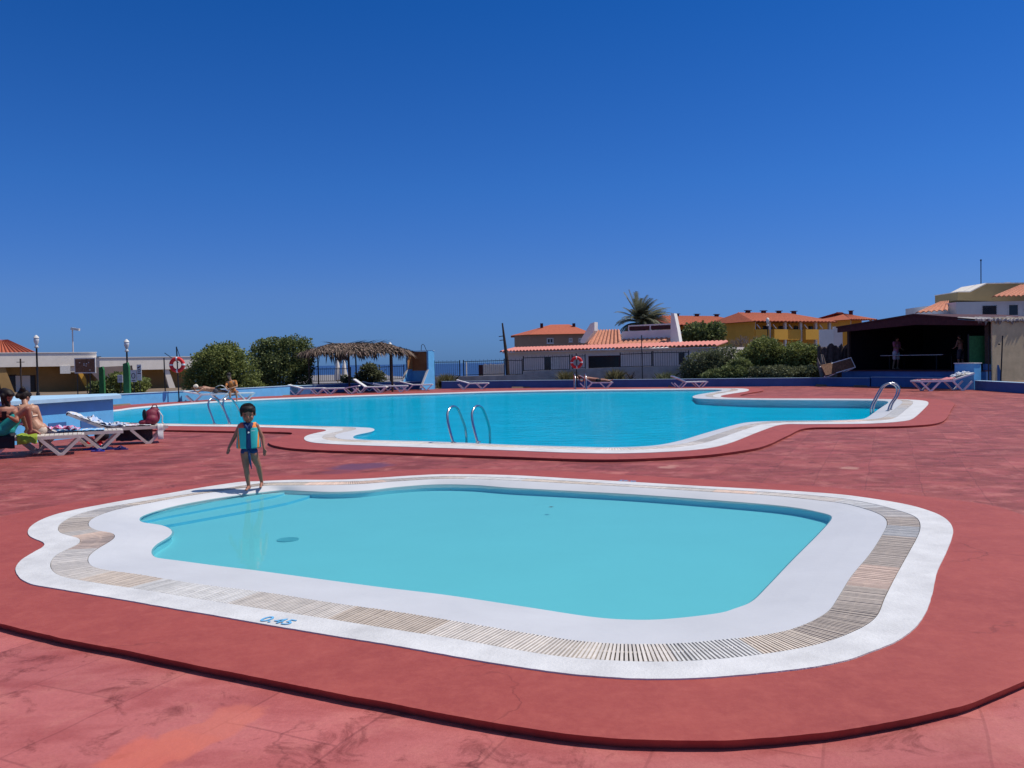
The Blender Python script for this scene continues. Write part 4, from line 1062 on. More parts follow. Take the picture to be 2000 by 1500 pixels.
def lifebuoy(px, py, Y, rad, label, postlab, base_z, ytop, lean=0):
    c = P(px, py, Y)
    t = thing('lifebuoy', label, 'lifebuoy', c)
    R0, r0 = rad * .76, rad * .24
    pts = [(R0 * cos(2 * pi * i / 40), 0, R0 * sin(2 * pi * i / 40)) for i in range(40)]
    MB().tube(pts, r0, 12, close=True).build('ring', 'red', t, smooth=True)
    for k in range(4):
        a0 = k * pi / 2 + .02
        arc = [(R0 * cos(a0 + d), 0, R0 * sin(a0 + d)) for d in (-.12, -.06, 0, .06, .12)]
        MB().tube(arc, r0 * 1.04, 12).build('band', 'bandwhite', t, smooth=True)
    top = P(px, ytop, Y).z
    p = thing('buoy_post', postlab, 'post', (c.x, c.y + rad * .3, base_z))
    MB().tube([(0, 0, 0), (lean, 0, top - base_z)], .03, 8).build('post_shaft', 'iron', p)
    MB().bar((lean * .7, .0, c.z + R0 - base_z - .02), (lean * .7, -rad * .3, c.z + R0 - base_z - .02), .03, .03).build('hook', 'iron', p)
    if ytop < 690: MB().bar((lean, 0, top - base_z), (.12, 0, c.z + R0 - base_z), .02, .02).bar((-.62, .05, c.z - base_z + .55), (0, .05, c.z - base_z + .1), .025, .025).build('stay', 'iron', p)
    return t
lifebuoy(346, 712.5, 38.2, .36, 'red lifebuoy with white bands hanging left of the round bush', 'dark metal post carrying the left lifebuoy', 0, 677, -.05)
lifebuoy(1126, 708, 50.3, .37, 'red lifebuoy hanging in front of the grey building', 'dark post carrying the lifebuoy before the grey building', 0, 690)
tp = thing('iron_post', 'thin dark post standing left of the left lifebuoy', 'post', P(323, 768, 41)); MB().tube([(0, 0, -.1), (-.02, 0, 1.72)], .03, 8).build('post_shaft', 'iron', tp)
tp = thing('thin_pole', 'tall thin dark pole rising before the grey building', 'pole', P(1255, 742, 52)); MB().tube([(0, 0, -.2), (-.03, 0, 2.75)], .028, 8).build('post_shaft', 'iron', tp)
sm = thing('weathered_mast', 'leaning weathered dark mast with two pegs at the building corner', 'post', P(990, 740, 57))
hh = (740 - 631) * 57 / F_PX
MB().tube([(.1, 0, -.4), (.0, 0, hh * .4), (-.24, 0, hh)], [.16, .12, .05], 8).build('post_shaft', 'wood', sm)
MB().bar((-.5, 0, hh * .76), (-.12, 0, hh * .77), .05, .05).bar((-.45, 0, hh * .69), (-.1, 0, hh * .7), .05, .05).build('peg', 'wood', sm)

# signs and gate on the left
nb = thing('notice_board', 'brown notice board on two thin posts at the left', 'sign', P(168, 768, 41)); k = 41 / F_PX
MB().span((-19 * k, -.02, 41 * k), (19 * k, .02, 67 * k)).build('board', 'board', nb)
f = MB().span((-20.5 * k, -.03, 67.2 * k), (20.5 * k, .03, 69 * k)).span((-20.5 * k, -.03, 39 * k), (20.5 * k, .03, 40.8 * k)).span((-20.5 * k, -.029, 40.9 * k), (-19.1 * k, .029, 67.1 * k)).span((19.1 * k, -.029, 40.9 * k), (20.5 * k, .029, 67.1 * k)); f.build('board_frame', 'frame', nb)
MB().tube([(-17 * k, .05, -.1), (-17 * k, .05, 40 * k)], .025, 6).build('leg', 'iron', nb); MB().tube([(8 * k, .05, -.1), (8 * k, .05, 40 * k)], .025, 6).build('leg', 'iron', nb)
for x in range(-14, 15, 7): 
    pass
pz = MB()
for i in range(7):
    x = R_.uniform(-16, 14); z = R_.uniform(44, 62); pz.span((x * k, -.026, z * k), ((x + R_.uniform(1, 3)) * k, -.021, (z + R_.uniform(1, 2.4)) * k))
pz.build('scratch', 'paper', nb)
for (x0, x1, y0, y1, Y, lab) in ((194, 204, 716, 770, 42, 'shorter green timber gate post left of the gap'), (242, 254, 708, 790, 36.6, 'tall green timber gate post beside the blue wall')):
    b = P((x0 + x1) / 2, y1, Y); b.z = DZ; h_ = P(x0, y0, Y).z - b.z; k = Y / F_PX; w = (x1 - x0) * k
    t = thing('gate_post', lab, 'post', b, 0, 'green gate posts')
    MB().prism([(-w / 2, 0), (w / 2, 0), (w * .42, h_ * .9), (w * .2, h_), (-w * .5, h_ * .97)], 0, .16, 'y').build('post_shaft', 'greenwood', t)
    MB().span((-w / 2 - .03, .165, .1), (-w / 2 + .10, .22, h_ * .95)).build('strap', 'greenwood', t)
for (x0, x1, y0, y1, lab, n) in ((230, 240, 732, 747, 'small white notice sheet left of the tall green post', 4), (255, 267, 723, 746, 'white rules sign with a dark emblem right of the green post', 5), (268, 277, 712, 743, 'tall white notice sign with two dark pictograms', 6)):
    Y = 38.5; k = Y / F_PX; b = P((x0 + x1) / 2, y1, Y)
    t = thing('notice_sign', lab, 'sign', b, 0, 'white notices by the gate')
    w, h_ = (x1 - x0) * k / 2, (y1 - y0) * k
    MB().span((-w, -.012, 0), (w, .012, h_)).build('sign_plate', 'paper', t)
    g = MB()
    if n == 4:
        for i in range(4): g.span((-w * .7, -.018, h_ * (.2 + .18 * i)), (w * .7, -.013, h_ * (.2 + .18 * i) + .012))
    elif n == 5:
        g.tube([(w * .55 * cos(a_), -.016, h_ * .52 + w * .8 * sin(a_)) for a_ in [2 * pi * i / 16 for i in range(16)]], .014, 5, close=True)
        g.span((-w * .6, -.018, h_ * .1), (w * .6, -.013, h_ * .15))
    else:
        g.bar((-w * .7, -.016, h_ * .78), (w * .6, -.016, h_ * .88), .006, .05); g.span((-w * .7, -.018, h_ * .42), (w * .7, -.013, h_ * .47)); g.tube([(w * .5 * cos(a_), -.016, h_ * .62 + w * .6 * sin(a_)) for a_ in [2 * pi * i / 12 for i in range(12)]], .012, 5, close=True)
    g.build('marking', 'iron', t)
    MB().tube([(0, .03, -b.z), (0, .03, h_)], .02, 6).build('post_shaft', 'iron', t)

# ---- iron fences
def fence(name, label, panels, Fc, loc_z=0):
    t = thing(name, label, 'fence', (Fc.L.x, Fc.L.y, 0), Fc.rz, 'black iron fences')
    for (xa, ya, xb, yb, ybot) in panels:
        a = Fc.uz(xa, ya); b = Fc.uz(xb, yb); zb = Fc.uz((xa + xb) / 2, ybot)[1]
        mb = MB(); n = max(3, int((b[0] - a[0]) / .135))
        dzt = b[1] - a[1]
        mb.bar((a[0], 0, a[1]), (b[0], 0, b[1]), .03, .04); mb.bar((a[0], 0, zb), (b[0], 0, zb + dzt), .03, .04)
        for i in range(n + 1):
            f = i / n; x = a[0] + (b[0] - a[0]) * f; zt_ = a[1] + dzt * f
            mb.span((x - .009, -.009, zb + dzt * f - .02), (x + .009, .009, zt_ + (.12 if i % 2 == 0 else .05)))
        mb.build('railing', 'iron', t)
        for x, z in ((a[0] - .03, a[1]), (b[0] + .03, b[1])):
            MB().span((x - .025, -.025, zb - .25), (x + .025, .025, z + .12)).build('post', 'iron', t)
    return t
FA = Face((-13.6, 57.5), (-6.5, 57.5))
fence('iron_fence', 'black railings behind the posts of the thatched shelter', [(606, 721, 684, 720, 744), (742, 717, 788, 715, 741)], FA)
FC = Face((-5.2, 56.2), (10.9, 52.2))
fence('iron_fence', 'black railings between the slide tower and the grey building', [(849, 707.5, 897, 707, 734), (906, 706.5, 984, 704, 732)], FC)
fence('iron_fence', 'black railings stepping up in front of the grey building', [(990, 704, 1019, 704, 731), (1023, 699, 1112, 696, 723), (1118, 696, 1142, 695, 719), (1212, 692, 1272, 690, 716), (1276, 689, 1344, 688, 715)], FC)
# grey ledge the railings stand on
poly = [FC.uz(x, y) for x, y in ((850, 752), (850, 736), (986, 733), (1022, 731), (1023, 725), (1142, 720), (1212, 717), (1345, 714), (1345, 752))]
t = thing('retaining_wall', 'grey stepped ledge below the railings in the middle distance', 'wall', (FC.L.x, FC.L.y, 0), FC.rz)
MB().prism([(u, max(z, -.3)) for u, z in poly], -.15, .35, 'y').build('wall_body', 'rock', t)
poly2 = [FA.uz(x, y) for x, y in ((560, 756), (560, 750), (800, 744), (800, 756))]
t = thing('retaining_wall', 'low grey ledge behind the loungers under the shelter', 'wall', (FA.L.x, FA.L.y, 0), FA.rz)
MB().prism([(u, max(z, -.3)) for u, z in poly2], -.2, .3, 'y').build('wall_body', 'rock', t)
# white wall on the slope beyond, and reed fence
t = thing('white_wall', 'sunlit white garden wall seen through the railings under the shelter', 'wall', P(650, 748, 63), radians(28))
MB().span((-2.6, 0, -.6), (1.3, .2, .60)).build('wall_body', 'white_wall', t)
t = thing('white_wall', 'sunlit white sloping wall right of the shrub under the shelter', 'wall', P(757, 747, 63), radians(28))
MB().prism([(-1.0, -.4), (1.3, -.4), (1.3, .40), (.1, .5), (-.6, .85), (-1.0, .6)], 0, .2, 'y').build('wall_body', 'white_wall', t)
for px, yt, lab in ((660, 699, 'cream tapering folded parasol left behind the shelter post'), (673, 703, 'cream folded parasol right behind the shelter post')):
    b = P(px, 748, 61); h_ = P(px, yt, 61).z - b.z
    t = thing('folded_parasol', lab, 'parasol', b, 0, 'folded parasols')
    MB().lathe([(.001, h_), (.05, h_ - .02), (.12, h_ * .75), (.22, h_ * .35), (.24, h_ * .12), (.05, h_ * .08)], 9).build('canopy', 'cream', t); MB().tube([(0, 0, -.3), (0, 0, h_ * .1)], .03, 6).build('pole', 'iron', t)
FD = Face((-2.6, 58.6), (-.2, 58.2))
t = thing('reed_fence', 'pale bamboo slat fence left of the leaning mast', 'fence', (FD.L.x, FD.L.y, 0), FD.rz)
a = FD.uz(944, 735); b = FD.uz(985, 711); c = FD.uz(936, 712)
mb = MB(); x = a[0]
while x < b[0]:
    w = R_.uniform(.06, .10); mb.span((x, R_.uniform(-.02, .02), a[1]), (x + w - .012, .05, b[1] + R_.uniform(-.04, .05))); x += w
mb.build('slat_panel', 'cream', t); MB().span((c[0] - .05, 0, a[1]), (a[0] - .02, .08, b[1] - .03)).build('end_board', 'maroon', t)
t = thing('pale_post', 'slim cream post standing behind the railings left of the reed fence', 'post', P(911, 735, 58)); MB().tube([(0, 0, -.3), (0, 0, 1.02)], .045, 8).build('post_shaft', 'cream', t)

t = thing('stone_wall', 'dark rough stone wall between the dry stump and the shed', 'wall', P(1640, 742, 47.6)); t.location.z = 0
mb = MB(); rr = random.Random(8); ws = 13
for i in range(ws + 1):
    x = -1.1 + 1.75 * i / ws; mb.v += [(x, rr.uniform(-.06, .06), -.2), (x, rr.uniform(-.08, .08), 1.0), (x, rr.uniform(-.05, .05), 2.15 + rr.uniform(-.25, .15)), (x, .4, 2.1), (x, .4, -.2)]
for i in range(ws):
    for j in range(4): mb.f.append((i * 5 + j, (i + 1) * 5 + j, (i + 1) * 5 + j + 1, i * 5 + j + 1)); mb.m.append(0)
mb.f += [(0, 1, 2, 3, 4), tuple(ws * 5 + j for j in (4, 3, 2, 1, 0))]; mb.m += [0, 0]
mb.build('wall_body', pmat('dark_stone', (.075, .055, .055), .95, .5, 5, .6, 12), t)

# ================================================================== VEGETATION
def foliage_mesh(blobs, n, size, rr, flat=.35, shell=.55):
    """small leaf sprays scattered through the blobs' volume, denser near the outside"""
    mb = MB(); tone = []
    vol = [b[1][0] * b[1][1] * b[1][2] for b in blobs]; tot = sum(vol)
    for (c, r), v_ in zip(blobs, vol):
        k = int(n * v_ / tot)
        for _ in range(k):
            d = Vector((rr.gauss(0, 1), rr.gauss(0, 1), rr.gauss(0, 1))).normalized()
            q = shell + (1 - shell) * rr.random() ** .6 if rr.random() < .8 else rr.random()
            nz_ = 1 + .34 * noise.noise(Vector(c) + d * 2.3) + .20 * noise.noise(Vector(c) * 2 + d * 6)
            p = Vector((c[0] + d.x * r[0] * q * nz_, c[1] + d.y * r[1] * q * nz_, c[2] + d.z * r[2] * q * nz_))
            if p.z < .03: continue
            a = Vector((rr.gauss(0, 1), rr.gauss(0, 1), rr.gauss(0, 1) * .8)) + d * .8
            a.normalize()
            b = a.cross(Vector((rr.gauss(0, 1), rr.gauss(0, 1), rr.gauss(0, 1)))).normalized()
            s_ = size * rr.uniform(.55, 1.35)
            tip = p + a * s_; w = b * s_ * flat
            m_ = p + a * s_ * .45
            mb.add([p, m_ + w, tip, m_ - w], [(0, 1, 2, 3)])
            cl = .5 + .5 * noise.noise(p * 1.3 + Vector((5, 1, 2)))
            t_ = max(0., min(1., .15 + .75 * cl + rr.uniform(-.22, .22)))
            tone += [t_] * 4
    return mb, tone
def bush(name, label, cat, base, blobs, n, size, mat, group=None, trunk=True, seed=1, flat=.35):
    rr = random.Random(seed)
    t = thing(name, label, cat, base, 0, group)
    mb, tone = foliage_mesh(blobs, n, size, rr, flat)
    mb.build('crown', mat, t, tone=tone)
    if trunk:
        tb = MB(); b0 = blobs[0]
        top = max(b[0][2] for b in blobs)
        for c, r in blobs[:6]:
            tb.tube([(c[0] * .25, c[1] * .25, -.3), (c[0] * .6, c[1] * .6, c[2] * .5), (c[0] * .95, c[1] * .95, c[2] + r[2] * .3)], [.07, .05, .015], 6)
        tb.build('trunk', 'bark', t)
    return t
def pxblobs(base, lst, Y, dy=1.0):
    """(px, py, half width px, half height px, depth offset) -> local ellipsoids"""
    out = []
    for px, py, w, h_, off in lst:
        q = P(px, py, Y + off); k = (Y + off) / F_PX
        out.append(((q.x - base.x, q.y - base.y, q.z - base.z), (w * k, max(w * k * .8, .5) * dy, h_ * k)))
    return out
b = Vector((P(432, 770, 46.5).x, 46.5, .0))
bush('round_bush', 'big round bright green bush behind the lounging sunbathers', 'bush', b, pxblobs(b, [(430, 718, 52, 44, 0), (398, 738, 38, 32, -.3), (466, 734, 40, 36, .2), (440, 700, 36, 30, .2), (478, 756, 34, 18, 0), (385, 752, 28, 20, 0), (418, 702, 34, 28, 0), (500, 758, 22, 14, .3), (450, 688, 24, 18, .3)], 46.5), 24000, .125, 'leafA', seed=2)
b = Vector((P(548, 768, 51.5).x, 51.5, .0))
bush('tall_hedge', 'tall dark green shrub left of the thatched shelter', 'bush', b, pxblobs(b, [(525, 702, 32, 38, 0), (575, 698, 34, 40, 0), (545, 724, 42, 36, -.3), (588, 730, 22, 34, 0), (510, 735, 24, 30, 0), (558, 678, 26, 18, 0), (594, 674, 18, 16, .2), (512, 678, 20, 16, .1), (500, 700, 18, 26, .2), (598, 704, 16, 36, .2), (536, 670, 28, 12, 0), (500, 750, 24, 20, 0), (590, 752, 20, 14, 0)], 51.5), 24000, .125, 'leafB', seed=3)
b = Vector((P(722, 750, 53.8).x, 53.8, .0))
bush('round_bush', 'olive shrub growing behind the right side of the thatched shelter', 'bush', b, pxblobs(b, [(722, 732, 22, 18, 0), (705, 740, 14, 12, 0), (740, 738, 14, 14, 0), (722, 720, 15, 11, 0)], 53.8), 3000, .14, 'leafC', seed=4)
b = Vector((P(682, 750, 53.2).x, 53.2, .0))
bush('round_bush', 'small low shrub behind the middle posts of the thatched shelter', 'bush', b, pxblobs(b, [(682, 745, 12, 9, 0), (674, 742, 8, 8, 0)], 53.2), 900, .12, 'leafC', seed=44)
b = Vector((P(262, 768, 43).x, 43, -.1))
bush('round_bush', 'dark shrub behind the white notices by the green gate post', 'bush', b, pxblobs(b, [(232, 742, 18, 14, 0), (262, 758, 20, 13, 0), (275, 750, 14, 12, .2)], 43), 2200, .15, 'leafA', seed=5)
b = Vector((P(205, 770, 52).x, 52, -.3))
bush('round_bush', 'dark shaded shrub seen through the gap between the green gate posts', 'bush', b, pxblobs(b, [(215, 758, 26, 16, 0), (190, 760, 16, 14, 0)], 52), 1800, .18, 'leafB', seed=6)
# bushes at right of centre, behind the low wall
for i, (lab, lst, Y, m_, n) in enumerate((
    ('grey green bushy shrub at the right end of the grey building', [(1370, 715, 32, 30, 0), (1350, 725, 24, 20, 0), (1395, 705, 26, 24, 0), (1412, 722, 26, 22, 0), (1424, 696, 26, 22, .3)], 51.0, 'leafC', 4200),
    ('tall dark green shrub left of the shed with bright tips', [(1490, 690, 34, 30, 0), (1462, 708, 28, 28, 0), (1516, 704, 30, 26, 0), (1500, 678, 24, 18, 0)], 50.0, 'leafA', 5200),
    ('wide olive shrub in front of the yellow balconies beside the shed', [(1556, 694, 36, 26, 0), (1580, 706, 26, 28, 0), (1545, 715, 34, 24, 0), (1590, 690, 18, 16, 0)], 49.5, 'leafA', 5200),
    ('low yellow green shrub at the foot of the tall dark shrub', [(1520, 728, 38, 13, 0), (1570, 729, 36, 13, 0), (1480, 728, 22, 12, 0)], 48.2, 'leafC', 3600),
    ('low grey shrub between the grey building and the tall dark shrub', [(1432, 728, 30, 14, 0), (1400, 732, 28, 10, 0), (1445, 715, 22, 16, .4)], 48.6, 'leafB', 3200))):
    b = Vector((P(lst[0][0], 740, Y).x, Y, .0))
    bush('shrub', lab, 'bush', b, pxblobs(b, lst, Y), int(n * 2.3), .125, m_, 'shrubs beside the shed', seed=10 + i)
b = Vector((P(1378, 660, 95).x, 95, .0))
bush('dark_tree', 'dark round tree in front of the left yellow house', 'tree', b, pxblobs(b, [(1362, 650, 26, 20, 0), (1396, 650, 22, 20, 0), (1378, 658, 34, 16, 0), (1345, 660, 14, 12, 0)], 95), 5000, .34, 'leafB', seed=21)
# bare tree
rr = random.Random(5)
bt = thing('bare_tree', 'leafless brown twiggy tree before the yellow balconies', 'tree', P(1452, 690, 85))
mb = MB()
def branch(p, d, L_b, r, dep):
    q = p + d * L_b; mb.tube([p, p.lerp(q, .5) + Vector((rr.gauss(0, .03), rr.gauss(0, .03), 0)) * L_b, q], [r, r * .8, r * .6], 5)
    if dep:
        for _ in range(3 if dep > 1 else 4):
            nd = (d + Vector((rr.gauss(0, .55), rr.gauss(0, .55), rr.gauss(.15, .3)))).normalized(); branch(q, nd, L_b * rr.uniform(.55, .8), r * .6, dep - 1)
for k in range(4): branch(Vector((0, 0, -1.5)), Vector((rr.gauss(0, .35), rr.gauss(0, .3), 1)).normalized(), 1.3, .08, 4)
mb.build('branches', 'deadwood', bt)
# dead agave / driftwood stump by the shed
da = thing('dry_stump', 'pale dead twisted stump beside the left post of the shed', 'stump', P(1618, 742, 46.8)); da.location.z = .0
mb = MB(); rr = random.Random(9)
for k in range(16):
    a = rr.uniform(0, 2 * pi); L_b = rr.uniform(.8, 1.9); x0 = rr.uniform(-.35, .35)
    mb.tube([(x0, rr.uniform(-.2, .2), .1), (x0 + .15 * cos(a), .2 * sin(a), L_b * .6), (x0 + .35 * cos(a), .35 * sin(a), L_b)], [.12, .10, .03], 6)
mb.build('stump_body', 'deadwood', da)
# dry grass tufts
for i, (px, py, w, h_, Y, lab) in enumerate(((1108, 742, 20, 26, 53.0, 'dry yellow grass tuft below the middle lifebuoy'), (1202, 741, 20, 28, 52.2, 'dry grass tuft right of the lying sunbather'), (1303, 741, 24, 22, 51.0, 'green yellow grass tuft left of the grey green shrub'), (872, 752, 20, 24, 53.9, 'dry olive tuft beside the slide tower'), (1065, 743, 10, 8, 53.3, 'tiny dry tuft on the grey ledge'))):
    b = P(px, py, Y); b.z = .1; k = Y / F_PX
    t = thing('grass_tuft', lab, 'grass tuft', b, 0, 'dry grass tufts along the far wall')
    mb = MB(); tone = []; rr = random.Random(60 + i)
    for _ in range(520):
        x0, y0 = rr.gauss(0, w * k * .4), rr.gauss(0, w * k * .35); L_b = h_ * k * rr.uniform(.5, 1.25) * max(.35, 1 - (x0 / (w * k)) ** 2 * .6) + .1
        dx, dy = rr.gauss(0, .35) + x0 * .4, rr.gauss(0, .35)
        p0 = Vector((x0, y0, -.1)); p1 = p0 + Vector((dx * .3, dy * .3, .6)) * L_b; p2 = p0 + Vector((dx, dy, .95)) * L_b; w_ = Vector((rr.uniform(-1, 1), rr.uniform(-1, 1), 0)).normalized() * .022
        mb.add([p0 - w_, p0 + w_, p1 + w_ * .8, p2, p1 - w_ * .8], [(0, 1, 2, 3, 4)]); tone += [rr.random()] * 5
    mb.build('blades', 'dry' if i != 2 else 'leafC', t, tone=tone)
bp_ = thing('bare_shrub', 'small dark bare shrub standing on the far wall right of the lying sunbather', 'bush', P(1232, 741, 51.5)); bp_.location.z = .1
mb = MB(); rr = random.Random(15)
for k in range(26):
    a = rr.uniform(0, 2 * pi); L_b = rr.uniform(.3, .75); mb.tube([(0, 0, 0), (.1 * cos(a), .1 * sin(a), L_b * .6), (.32 * cos(a), .3 * sin(a), L_b)], [.03, .02, .008], 5)
mb.build('branches', 'wood', bp_)

# palm bent by the wind
pm = thing('palm_tree', 'windswept palm tree crown above the grey building', 'palm', P(1256, 690, 74)); pm.location.z = -.3
zc = P(1250, 633, 74).z - pm.location.z; rr = random.Random(31)
MB().tube([(.25, 0, 0), (.15, 0, zc * .5), (-.1, 0, zc)], [.28, .24, .26], 10).build('trunk', 'bark', pm)
mb = MB(); tone = []
for k in range(150):
    az = rr.uniform(0, 2 * pi); el = rr.uniform(-.30, 1.08)
    d = Vector((cos(az) * cos(el), sin(az) * cos(el), sin(el)))
    d = (d + Vector((.20, 0, .10))).normalized()
    L_f = rr.uniform(2.3, 3.3) * (.85 + .15 * d.z); pts = []; p = Vector((-.1, 0, zc + .05)); v_ = d.copy()
    for i in range(11):
        pts.append(p.copy()); p = p + v_ * (L_f / 10); v_ = (v_ + Vector((.04, 0, -.085 - .022 * i * (1 - d.z)))).normalized()
    tn = rr.uniform(.1, .9)
    for i in range(10):
        a, b = pts[i], pts[i + 1]; t_ = (b - a).normalized(); sdir = t_.cross(Vector((0, 0, 1)))
        sdir = sdir.normalized() if sdir.length > .1 else Vector((0, 1, 0))
        k0 = len(mb.v); mb.bar(a, b, .035 * (1 - i / 12), .03 * (1 - i / 12)); tone += [tn * .6] * (len(mb.v) - k0)
        if i < 1: continue
        for j in range(3):
            q = a.lerp(b, j / 3)
            for s_ in (-1, 1):
                ll = .62 * (1 - abs(i + j / 3 - 5) / 8) * rr.uniform(.8, 1.15)
                ld = (sdir * s_ * .75 + t_ * .75 + Vector((.22, 0, -.25))).normalized()
                w_ = t_ * .05
                mb.add([q - w_, q + w_, q + ld * ll], [(0, 1, 2)]); tone += [min(1, max(0, tn + rr.uniform(-.2, .2)))] * 3
mb.build('crown', 'palm', pm, tone=tone)

# ================================================================== THATCHED SHELTER
sx0, sx1 = P(603, 700, 49).x, P(783, 700, 49).x
hs_ = thing('thatched_shelter', 'palm thatched sun shelter on dark posts above the loungers', 'shelter', ((sx0 + sx1) / 2, 50.6, DZ))
W2 = (sx1 - sx0) / 2; ez = 2.28; rz2 = 2.86
for px, y in ((604, -2.0), (682, -2.0), (766, -2.0), (622, 2.1), (696, 2.1), (764, 2.1)):
    x = P(px, 730, 50.6 + y).x - hs_.location.x
    MB().tube([(x, y, 0), (x - .02, y, ez + .12)], .045 if px not in (682, 766) else .062, 8).build('post', 'wood', hs_)
fr = MB()
for y in (-2.0, 2.1): fr.bar((-W2, y, ez + .08), (W2, y, ez + .08), .09, .11)
for x in (-W2 + .1, 0, W2 - .1): fr.bar((x, -2.2, ez + .16), (x, 2.3, ez + .16), .07, .08)
fr.build('roof_frame', 'wood', hs_)
R0, R1 = Vector((-W2 + 1.1, .2, rz2)), Vector((W2 - 1.5, .2, rz2 - .02))
cor = [Vector((-W2 - .25, -2.5, ez)), Vector((W2 + .25, -2.5, ez - .05)), Vector((W2 + .25, 2.6, ez)), Vector((-W2 - .25, 2.6, ez))]
mb = MB(); tone = []
mb.add([c + Vector((0, 0, .04)) for c in cor] + [R0, R1], [(0, 1, 5, 4), (1, 2, 5), (2, 3, 4, 5), (3, 0, 4)]); tone += [.5] * 6
rr = random.Random(77)
def thatch(A, B, TA, TB, n, bias, out):
    for _ in range(n):
        u, v_ = rr.random(), rr.random() ** .8
        p = A.lerp(B, u).lerp(TA.lerp(TB, u), v_)
        down = (A.lerp(B, u) - TA.lerp(TB, u)).normalized()
        d = (down + Vector((bias + rr.gauss(0, .35), rr.gauss(0, .12), rr.uniform(-.03, .10)))).normalized()
        L_t = rr.uniform(.45, 1.0); w = Vector((-d.y, d.x, 0)).normalized() * rr.uniform(.012, .032)
        p = p + Vector((0, 0, rr.uniform(.02, .09)))
        m1 = p + d * L_t * .55 + Vector((0, 0, .02)); e = p + d * L_t + Vector((0, 0, -.16 - .12 * rr.random()))
        mb.add([p - w, p + w, m1 + w * 1.2, e, m1 - w * 1.2], [(0, 1, 2, 3, 4)])
        c = rr.choice((.3, .6, 1.0, 1.5, 2.2)) * rr.uniform(.8, 1.2); tone.extend([(c, c * rr.uniform(.88, 1.0), c * rr.uniform(.8, .98))] * 5)
thatch(cor[0], cor[1], R0, R1, 1700, .42, 1)
thatch(cor[3], cor[0], R0, R0, 520, -.1, 1)
thatch(cor[1], cor[2], R1, R1, 420, .35, 1)
thatch(cor[2], cor[3], R1, R0, 500, .2, 1)
for (x, n) in ((-W2 + .1, 26), (-.75, 60), (.45, 34), (W2 * .45, 26), (W2, 18)):      # hanging clumps along the front eave
    for _ in range(n):
        p = Vector((x + rr.gauss(0, .22), -2.35 + rr.gauss(0, .12), ez + .02)); L_t = rr.uniform(.25, .62) * (1.35 if n == 60 else 1)
        d = Vector((rr.gauss(.25, .35), rr.gauss(-.05, .15), -1)).normalized(); w = Vector((1, .3, 0)).normalized() * rr.uniform(.015, .035)
        mb.add([p - w, p + w, p + d * L_t * .6 + w, p + d * L_t, p + d * L_t * .6 - w], [(0, 1, 2, 3, 4)]); c = rr.uniform(.3, .8); tone += [c] * 5
for _ in range(34):                                                                    # stray midribs poking above the ridge
    u = rr.random(); p = R0.lerp(R1, u); s_ = rr.choice((-1, 1)) if u < .3 else 1
    e = p + Vector((s_ * rr.uniform(.5, 1.1), rr.uniform(-.3, .2), rr.uniform(.05, .28))); w = Vector((0, 0, .02))
    mb.add([p - w, p + w, e], [(0, 1, 2)]); tone += [.7] * 3
mb.build('thatch', 'thatch', hs_, tone=tone)

# ================================================================== SLIDE TOWER
sl = thing('slide_tower', 'blue water slide tower with an orange brown chute right of the thatched shelter', 'slide', P(819, 758.5, 52.4), radians(-30)); sl.location.z = DZ
prof = [(0.45, 0), (0.45, 2.36), (-.18, 2.36), (-.18, 1.2), (-.92, .12), (-.92, 0)]
lowp = [(y, z) for y, z in prof]
for x0, x1 in ((-.86, -.74), (.74, .86)):
    w = MB().prism(prof, x0, x1, 'x').build('side_wall', 'blue', sl)
    e = MB()
    e.bar((( x0 + x1) / 2, -.185, 1.22), ((x0 + x1) / 2, -.93, .13), (x1 - x0) + .02, .03); e.build('edge_trim', 'white_wall', w)
MB().span((-.736, -.175, 1.25), (-.728, .36, 2.35)).build('upper_lining', pmat('slide_orange', (.40, .20, .075), .7), sl)  # paler copy of the chute brown, sunlight put into the colour
MB().add([(-.74, .40, 2.34), (.74, .40, 2.34), (.74, .32, 1.15), (-.74, .32, 1.15)], [(0, 1, 2, 3)]).build('upper_chute', pmat('slide_brown', (.26, .12, .05), .7), sl)  # same brown darkened, the chute's shade put into the colour
MB().add([(-.74, .32, 1.149), (.74, .32, 1.149), (.74, .10, .10), (-.74, .10, .10)], [(0, 1, 2, 3)]).build('lower_chute', 'blue', sl)
MB().span((-.88, .30, 2.362), (.88, .47, 2.40)).build('top_cap', 'bluetop', sl)
MB().tube([(.05, .2, 2.40), (.08, .2, 2.72), (.2, .2, 2.8), (.3, .2, 2.72), (.45, .2, 2.40)], .018, 6).build('grab_rail', 'iron', sl)

# ================================================================== POOL LADDERS
def ladder(label, rails, name='pool_ladder'):
    c = Vector(rails[0][0]); c.z = 0
    t = thing(name, label, 'pool ladder', c, 0, 'steel pool ladders')
    for pts in rails:
        q = [tuple(p - c) for p in pts]
        d = []
        k = len(q)
        for i in range(k - 1):
            g = lambda j: Vector(q[max(0, min(k - 1, j))])
            p0, p1, p2, p3 = g(i - 1), g(i), g(i + 1), g(i + 2)
            for s_ in range(6):
                u = s_ / 6; d.append(.5 * (2 * p1 + (p2 - p0) * u + (2 * p0 - 5 * p1 + 4 * p2 - p3) * u * u + (3 * p1 - p0 - 3 * p2 + p3) * u ** 3))
        d.append(Vector(q[-1]))
        h_ = MB().tube(d, .0245, 12).build('handrail', 'steel', t, smooth=True)
        a = d[0]; MB().lathe([(.055, 0), (.055, .012), (.03, .02)], 12, (a.x, a.y, .009)).build('flange', 'steel', h_)
    return t
YS = [16.3, 16.32, 16.36, 16.44, 16.56, 16.72, 16.88, 17.04, 17.15, 17.18, 17.18]
